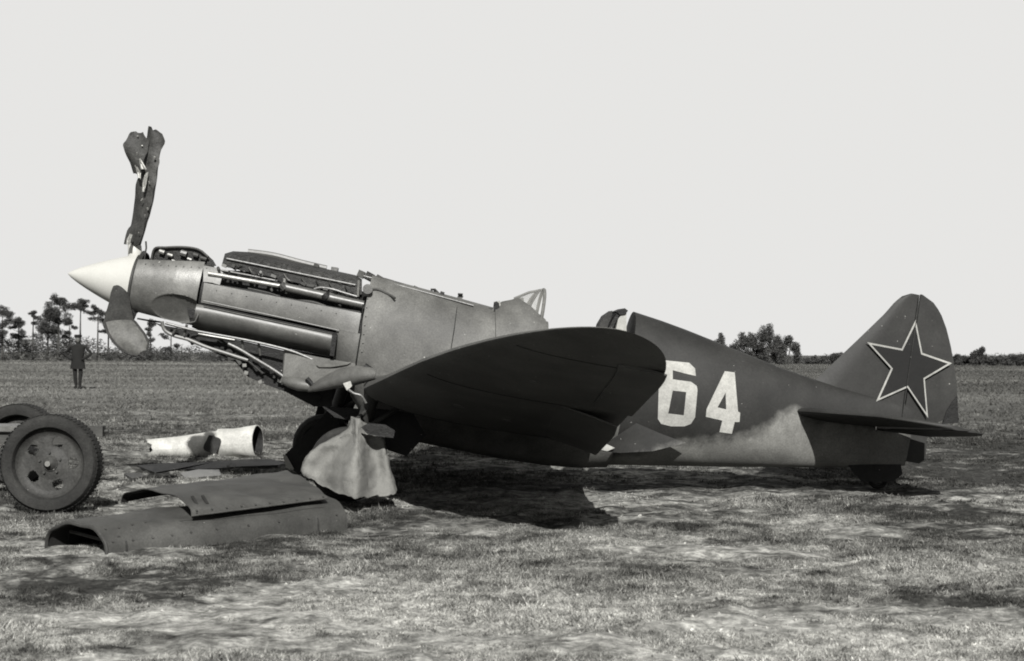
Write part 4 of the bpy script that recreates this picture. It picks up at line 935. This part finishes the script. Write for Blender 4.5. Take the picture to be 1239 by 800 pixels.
def studs(root, g_, j, i0, i1, st, dz=.004):
    for i in range(i0, i1, st):
        p = Vector(g_[i][j]); n_ = (Vector(g_[i + 1][j]) - p).cross(Vector(g_[i][j + 1]) - p).normalized(); n_ = n_ if n_.y < 0 or n_.z > .5 else -n_
        mb = MB(); mb.tube([p - n_ * .002, p + n_ * .006], .008, 6); mb.build('fastener', 'steel', root)
studs(low, lg, 2, 1, 29, 3); studs(up_, ug, 1, 1, 29, 3); studs(low, lg, 6, 1, 9, 2)
for gi in (3, 26):
    mb = MB(); mb.tube([Vector(p) + Vector((0, 0, -.013)) for p in lg[gi]], .008, 6); mb.build('inner_rib', 'panelin', low)
mb = MB(); mb.tube([Vector(p) + Vector((0, 0, -.010)) for p in ug[1]], .007, 6); mb.build('inner_rib', 'panelin', up_)
for k in (2, 4):
    mb = MB(); p = ug[k][5]; mb.box(p + Vector((0, -.004, .008)), (.02, .10, .006), Euler((.5, 0, .6)).to_matrix()); mb.build('louvre', 'panelin', up_)

# ================================================================== PALE TORN DUCT behind
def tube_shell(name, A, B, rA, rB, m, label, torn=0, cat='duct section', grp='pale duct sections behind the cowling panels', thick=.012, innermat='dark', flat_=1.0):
    A = Vector(A); B = Vector(B); t = (B - A).normalized(); u = t.cross(Vector((0, 0, 1))).normalized(); w = u.cross(t); g = []
    n = 18; na = 36
    for i in range(n):
        f = i / (n - 1); row = []
        for k in range(na + 1):
            a = 2 * pi * (k % na) / na; ff = f
            if torn and f < .5: ff = f + (0.5 - f) * torn * (.5 + .35 * sin(a * 3 + 1) + .12 * sin(a * 11 + 2)) * .5
            r_ = lerp(rA, rB, ff) * (1 + .05 * sin(a * 2 + ff * 3) + .02 * sin(a * 5 + ff * 7)); row.append(A.lerp(B, ff) + (u * cos(a) + w * sin(a) * flat_) * r_)
        g.append(row)
    mb = MB(); mb.sheet(g, thick, 0, 1); base_ = Vector(((A.x + B.x) / 2, (A.y + B.y) / 2, 0))
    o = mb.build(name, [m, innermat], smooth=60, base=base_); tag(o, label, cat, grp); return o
dA = at_d(177, 544.5, 17.1); dB = at_d(264, 538.5, 17.2); dC = at_d(266, 537.5, 17.2); dD = at_d(312, 534.5, 17.12)
tube_shell('duct_section', dA, dB, .125, .175, 'duct', 'pale torn tapering duct with a dark hole, left of the open ended one', torn=.5)
o2 = tube_shell('duct_section', dC, dD, .185, .205, 'duct', 'short pale round duct with its dark open end facing right')
dh = at_d(257, 538, 16.99); mb = MB(); mb.loft([[dh + Vector((.10 * cos(q) + .015 * sin(3 * q), yy, .11 * sin(q) * (1 + .1 * sin(4 * q)) )) for q in np.linspace(0, 2 * pi, 20, endpoint=False)] for yy in (-.01, .1)])
hole = mb.build('torn_patch', 'block', smooth=40, base=(dh.x, dh.y, 0)); tag(hole, 'dark crumpled patch on the pale duct where its two lengths meet', 'metal scrap')
# metal scraps, and a dark sheet as painted nose shadow, between duct and panels
def scrap(pts, th, label, m='steel', h=.03, name='metal_scrap', cat='metal scrap', grp=None):
    P = [on_ground(a, b_, 0) for a, b_ in pts]; c = sum(P, Vector()) / len(P); mb = MB()
    top = [p + Vector((0, 0, h + random.uniform(0, .03))) for p in P]; bot = [p + Vector((0, 0, 0.0)) for p in P]; n = len(P)
    mb.add([c + Vector((0, 0, h + .045))] + top + bot, [(0, i + 1, (i + 1) % n + 1) for i in range(n)] + [(i + 1, n + i + 1, n + (i + 1) % n + 1, (i + 1) % n + 1) for i in range(n)])
    o = mb.build(name, m, smooth=30, base=(c.x, c.y, 0)); tag(o, label, cat, grp); return o
scrap([(218, 576), (240, 571), (265, 573), (268, 578), (240, 583), (224, 583)], .02, 'light flat metal scrap beside the upper cowling sheet', 'nose', .02)
scrap([(166, 566), (190, 562), (228, 565), (250, 561), (300, 560), (330, 558), (345, 562), (336, 567), (292, 568), (262, 571), (215, 570), (188, 574)], .01, 'long dark strip standing in for the nose shadow between the pale ducts and the cowlings', 'dark', .012)  # dark sheet laid on the turf as the cast shadow of the nose
scrap([(150, 579), (172, 576), (180, 581), (160, 584)], .01, 'small dark sheet fragment left of the light flat scrap', 'steel', .02)
scrap([(1176, 688), (1183, 690), (1194, 691), (1190, 696), (1182, 694)], .01, 'small white scrap on the grass at the right', 'number', .015)

# ================================================================== TRAILER at the left edge
wc = on_ground(57, 621); wc.z = .385; wc += Vector((0.0, .1, 0))
TR = thing('trailer', (wc.x - .3, wc.y + 1.2, 0), 'low two wheeled trailer with drawbar, cut by the left edge', 'trailer')
ax = Vector((-.02, -1, .02)).normalized()
def road_wheel(c, ax):
    a = Vector(ax).normalized(); u = a.cross(Vector((0, 0, 1))).normalized(); w = u.cross(a); R = .39; n = 48
    hub = MB(); hub.tube([c - a * .10, c + a * .045], [.06, .06], 16)
    wh = hub.build('wheel', 'rim', TR)
    prof = [(-.06, .70), (-.09, .74), (-.105, .84), (-.10, .93), (-.07, .985), (0, 1.0), (.07, .985), (.10, .93), (.105, .84), (.09, .74), (.06, .70)]
    rings = [[c + a * p[0] + (u * cos(2 * pi * k / n) + w * sin(2 * pi * k / n)) * (R * p[1]) for p in prof] for k in range(n)]; rings.append(rings[0])
    mb = MB(); mb.loft(rings, True, False)
    for k in range(72):                   # shallow tread blocks
        q = 2 * pi * k / 72; e = (u * cos(q) + w * sin(q)); tt = (w * cos(q) - u * sin(q))
        for s_ in (-1, 1):
            p = c + e * (R * .995) + a * s_ * .05; rot = Matrix((a, tt, e)).transposed(); mb.box(p, (.06, .02, .004), rot)
    mb.build('tyre', 'rubber', wh)
    # disc with six openings: built as sectors
    mb = MB(); N6 = 5; na = 150; rads = [.055, .10, .128, .138, .148, .158, .168, .178, .188, .198, .208, .218, .228, .262, .278]; ofs = [.035, .03] + [.014] * 10 + [.016, .035, .065]
    def isopen(i, k):
        fr = (k / na * N6 + .03) % 1; rm_ = (rads[i] + rads[i + 1]) / 2; arc = (fr - .5) / N6 * 2 * pi * rm_
        return 1 < i < 12 and ((rm_ - .178) / .043) ** 2 + (arc / .047) ** 2 < 1
    P = [[c + a * ofs[i] + (u * cos(2 * pi * k / na) + w * sin(2 * pi * k / na)) * rads[i] for k in range(na)] for i in range(len(rads))]
    vs = [p for r_ in P for p in r_]; vs2 = [p - a * .012 for p in vs]; fs = []; o_ = len(vs)
    for i in range(len(rads) - 1):
        for k in range(na):
            if isopen(i, k): continue
            A_ = i * na + k; B_ = i * na + (k + 1) % na; fs.append((A_, B_, B_ + na, A_ + na)); fs.append((o_ + A_, o_ + A_ + na, o_ + B_ + na, o_ + B_))
    mb.add(vs + vs2, fs); rm = mb.build('rim', 'rim', wh, smooth=35)
    mb = MB(); mb.loft([[c + a * z_ + (u * cos(2 * pi * k / na) + w * sin(2 * pi * k / na)) * r_ for k in range(na)] for z_, r_ in ((.05, .275), (.072, .284), (.08, .292), (.065, .298))], True, False); mb.build('rim_flange', 'rim', rm)
    mb = MB(); mb.loft([[c + a * z_ + (u * cos(2 * pi * k / 20) + w * sin(2 * pi * k / 20)) * r_ for k in range(20)] for z_, r_ in ((.03, .062), (.055, .05), (.075, .028), (.082, .02))]); mb.build('hub_cap', 'steel', wh)
    mb = MB(); mb.tube([c + a * .08, c + a * .10], .022, 12); mb.build('axle_nut', 'bright', wh)
    for k in range(5):
        q = 2 * pi * (k + .2) / 5; p = c + (u * cos(q) + w * sin(q)) * .085 + a * .035; mb = MB(); mb.tube([p, p + a * .014], .010, 6); mb.build('wheel_nut', 'steel', wh)
road_wheel(wc, ax)
wc2 = at_depth(24, 540, 16.3); wc2.z = .385
road_wheel(wc2, Vector((.02, 1, 0)))
mb = MB(); mb.tube([wc - ax * .12, wc2], .035, 10); mb.build('axle', 'steel', TR)
fz = .52
mb = MB(); mb.box((wc.x - 1.7, wc.y + 1.0, fz), (3.2, .10, .10)); mb.build('frame_rail', 'wood', TR)
mb = MB(); mb.box((wc.x - 1.8, wc.y + 2.1, fz), (3.2, .10, .10)); mb.build('frame_rail', 'wood', TR)
mb = MB(); mb.tube([Vector((wc.x - .6, wc.y + 1.9, .50)), at_depth(85, 521, 16.2), at_depth(122, 522.5, 16.2), at_depth(131, 521.5, 16.2)], .018, 8); mb.build('drawbar', 'steel', TR)
mb = MB(); mb.box(at_depth(8, 517, 15.0), (.5, .5, .04)); mb.build('platform', 'nose', TR)

# ================================================================== STANDING MAN far off
def person(px, foot_py, head_py):
    g = on_ground(px, foot_py); d = g.y - CAM.y; hgt = (foot_py - head_py) * d / F; s = hgt / 1.75
    t = thing('person', (g.x, g.y, 0), 'man in dark uniform and cap standing in the field with elbows out', 'person')
    J = {'pel': (0, 0, .93), 'ch': (0, 0, 1.22), 'nk': (0, 0, 1.47), 'hd': (0, 0, 1.56), 'hd2': (0, -.01, 1.66), 'hl': (-.08, 0, .90), 'kl': (-.08, -.02, .50), 'al': (-.05, .02, .09), 'tl': (-.08, -.14, .03),
         'hr': (.08, 0, .90), 'kr': (.08, 0, .50), 'ar': (.05, .02, .09), 'tr': (.09, -.13, .03), 'sl': (-.19, 0, 1.41), 'el': (-.40, .02, 1.16), 'wl': (-.20, -.12, .98), 'sr': (.19, 0, 1.41), 'er': (.40, .02, 1.16), 'wr': (.20, -.12, .98), 'fl': (-.13, -.15, .97), 'fr': (.13, -.15, .97)}
    Rd = {'pel': .15, 'ch': .16, 'nk': .06, 'hd': .085, 'hd2': .095, 'hl': .10, 'kl': .09, 'al': .06, 'tl': .04, 'hr': .10, 'kr': .09, 'ar': .06, 'tr': .04, 'sl': .07, 'el': .055, 'wl': .042, 'sr': .07, 'er': .055, 'wr': .042, 'fl': .035, 'fr': .035}
    ed = [('pel', 'ch'), ('ch', 'nk'), ('nk', 'hd'), ('hd', 'hd2'), ('pel', 'hl'), ('hl', 'kl'), ('kl', 'al'), ('al', 'tl'), ('pel', 'hr'), ('hr', 'kr'), ('kr', 'ar'), ('ar', 'tr'), ('ch', 'sl'), ('sl', 'el'), ('el', 'wl'), ('wl', 'fl'), ('ch', 'sr'), ('sr', 'er'), ('er', 'wr'), ('wr', 'fr')]
    ks = list(J); me = bpy.data.meshes.new('body'); me.from_pydata([Vector((J[k][0] * 1.12, J[k][1], J[k][2])) * s for k in ks], [(ks.index(a), ks.index(b_)) for a, b_ in ed], [])
    o = bpy.data.objects.new('body', me); COL.objects.link(o); o.parent = t
    sk = o.modifiers.new('skin', 'SKIN'); 
    if not me.skin_vertices: me.attributes
    for i, k in enumerate(ks): me.skin_vertices[0].data[i].radius = (Rd[k] * s, Rd[k] * s * .8)
    me.skin_vertices[0].data[0].use_root = True
    o.modifiers.new('sub', 'SUBSURF').render_levels = 2; me.materials.append(M['cloth'])
    mb = MB(); mb.loft([[Vector((r_ * cos(q), r_ * 1.05 * sin(q) - .01, z)) * s for q in np.linspace(0, 2 * pi, 16, endpoint=False)] for z, r_ in ((1.68, .10), (1.73, .125), (1.77, .12), (1.78, .05))]); mb.build('cap', 'cloth', t, base=(0, 0, 0))
    mb = MB(); mb.loft([[Vector((r_ * cos(q), r_ * .8 * sin(q), z)) * s for q in np.linspace(0, 2 * pi, 20, endpoint=False)] for z, r_ in ((.66, .25), (.85, .22), (1.05, .18), (1.25, .23), (1.42, .21), (1.48, .07))]); mb.build('tunic', 'cloth', t, base=(0, 0, 0))
    mb = MB(); mb.loft([[Vector((r_ * cos(q), r_ * .9 * sin(q) - .045, z)) * s for q in np.linspace(0, 2 * pi, 12, endpoint=False)] for z, r_ in ((1.53, .03), (1.58, .065), (1.65, .07), (1.68, .06))]); mb.build('face', 'skin', t, base=(0, 0, 0))
    return t
person(94, 471, 406)
for o in bpy.data.objects:
    for k in ('_b', '_off'):
        if k in o: del o[k]
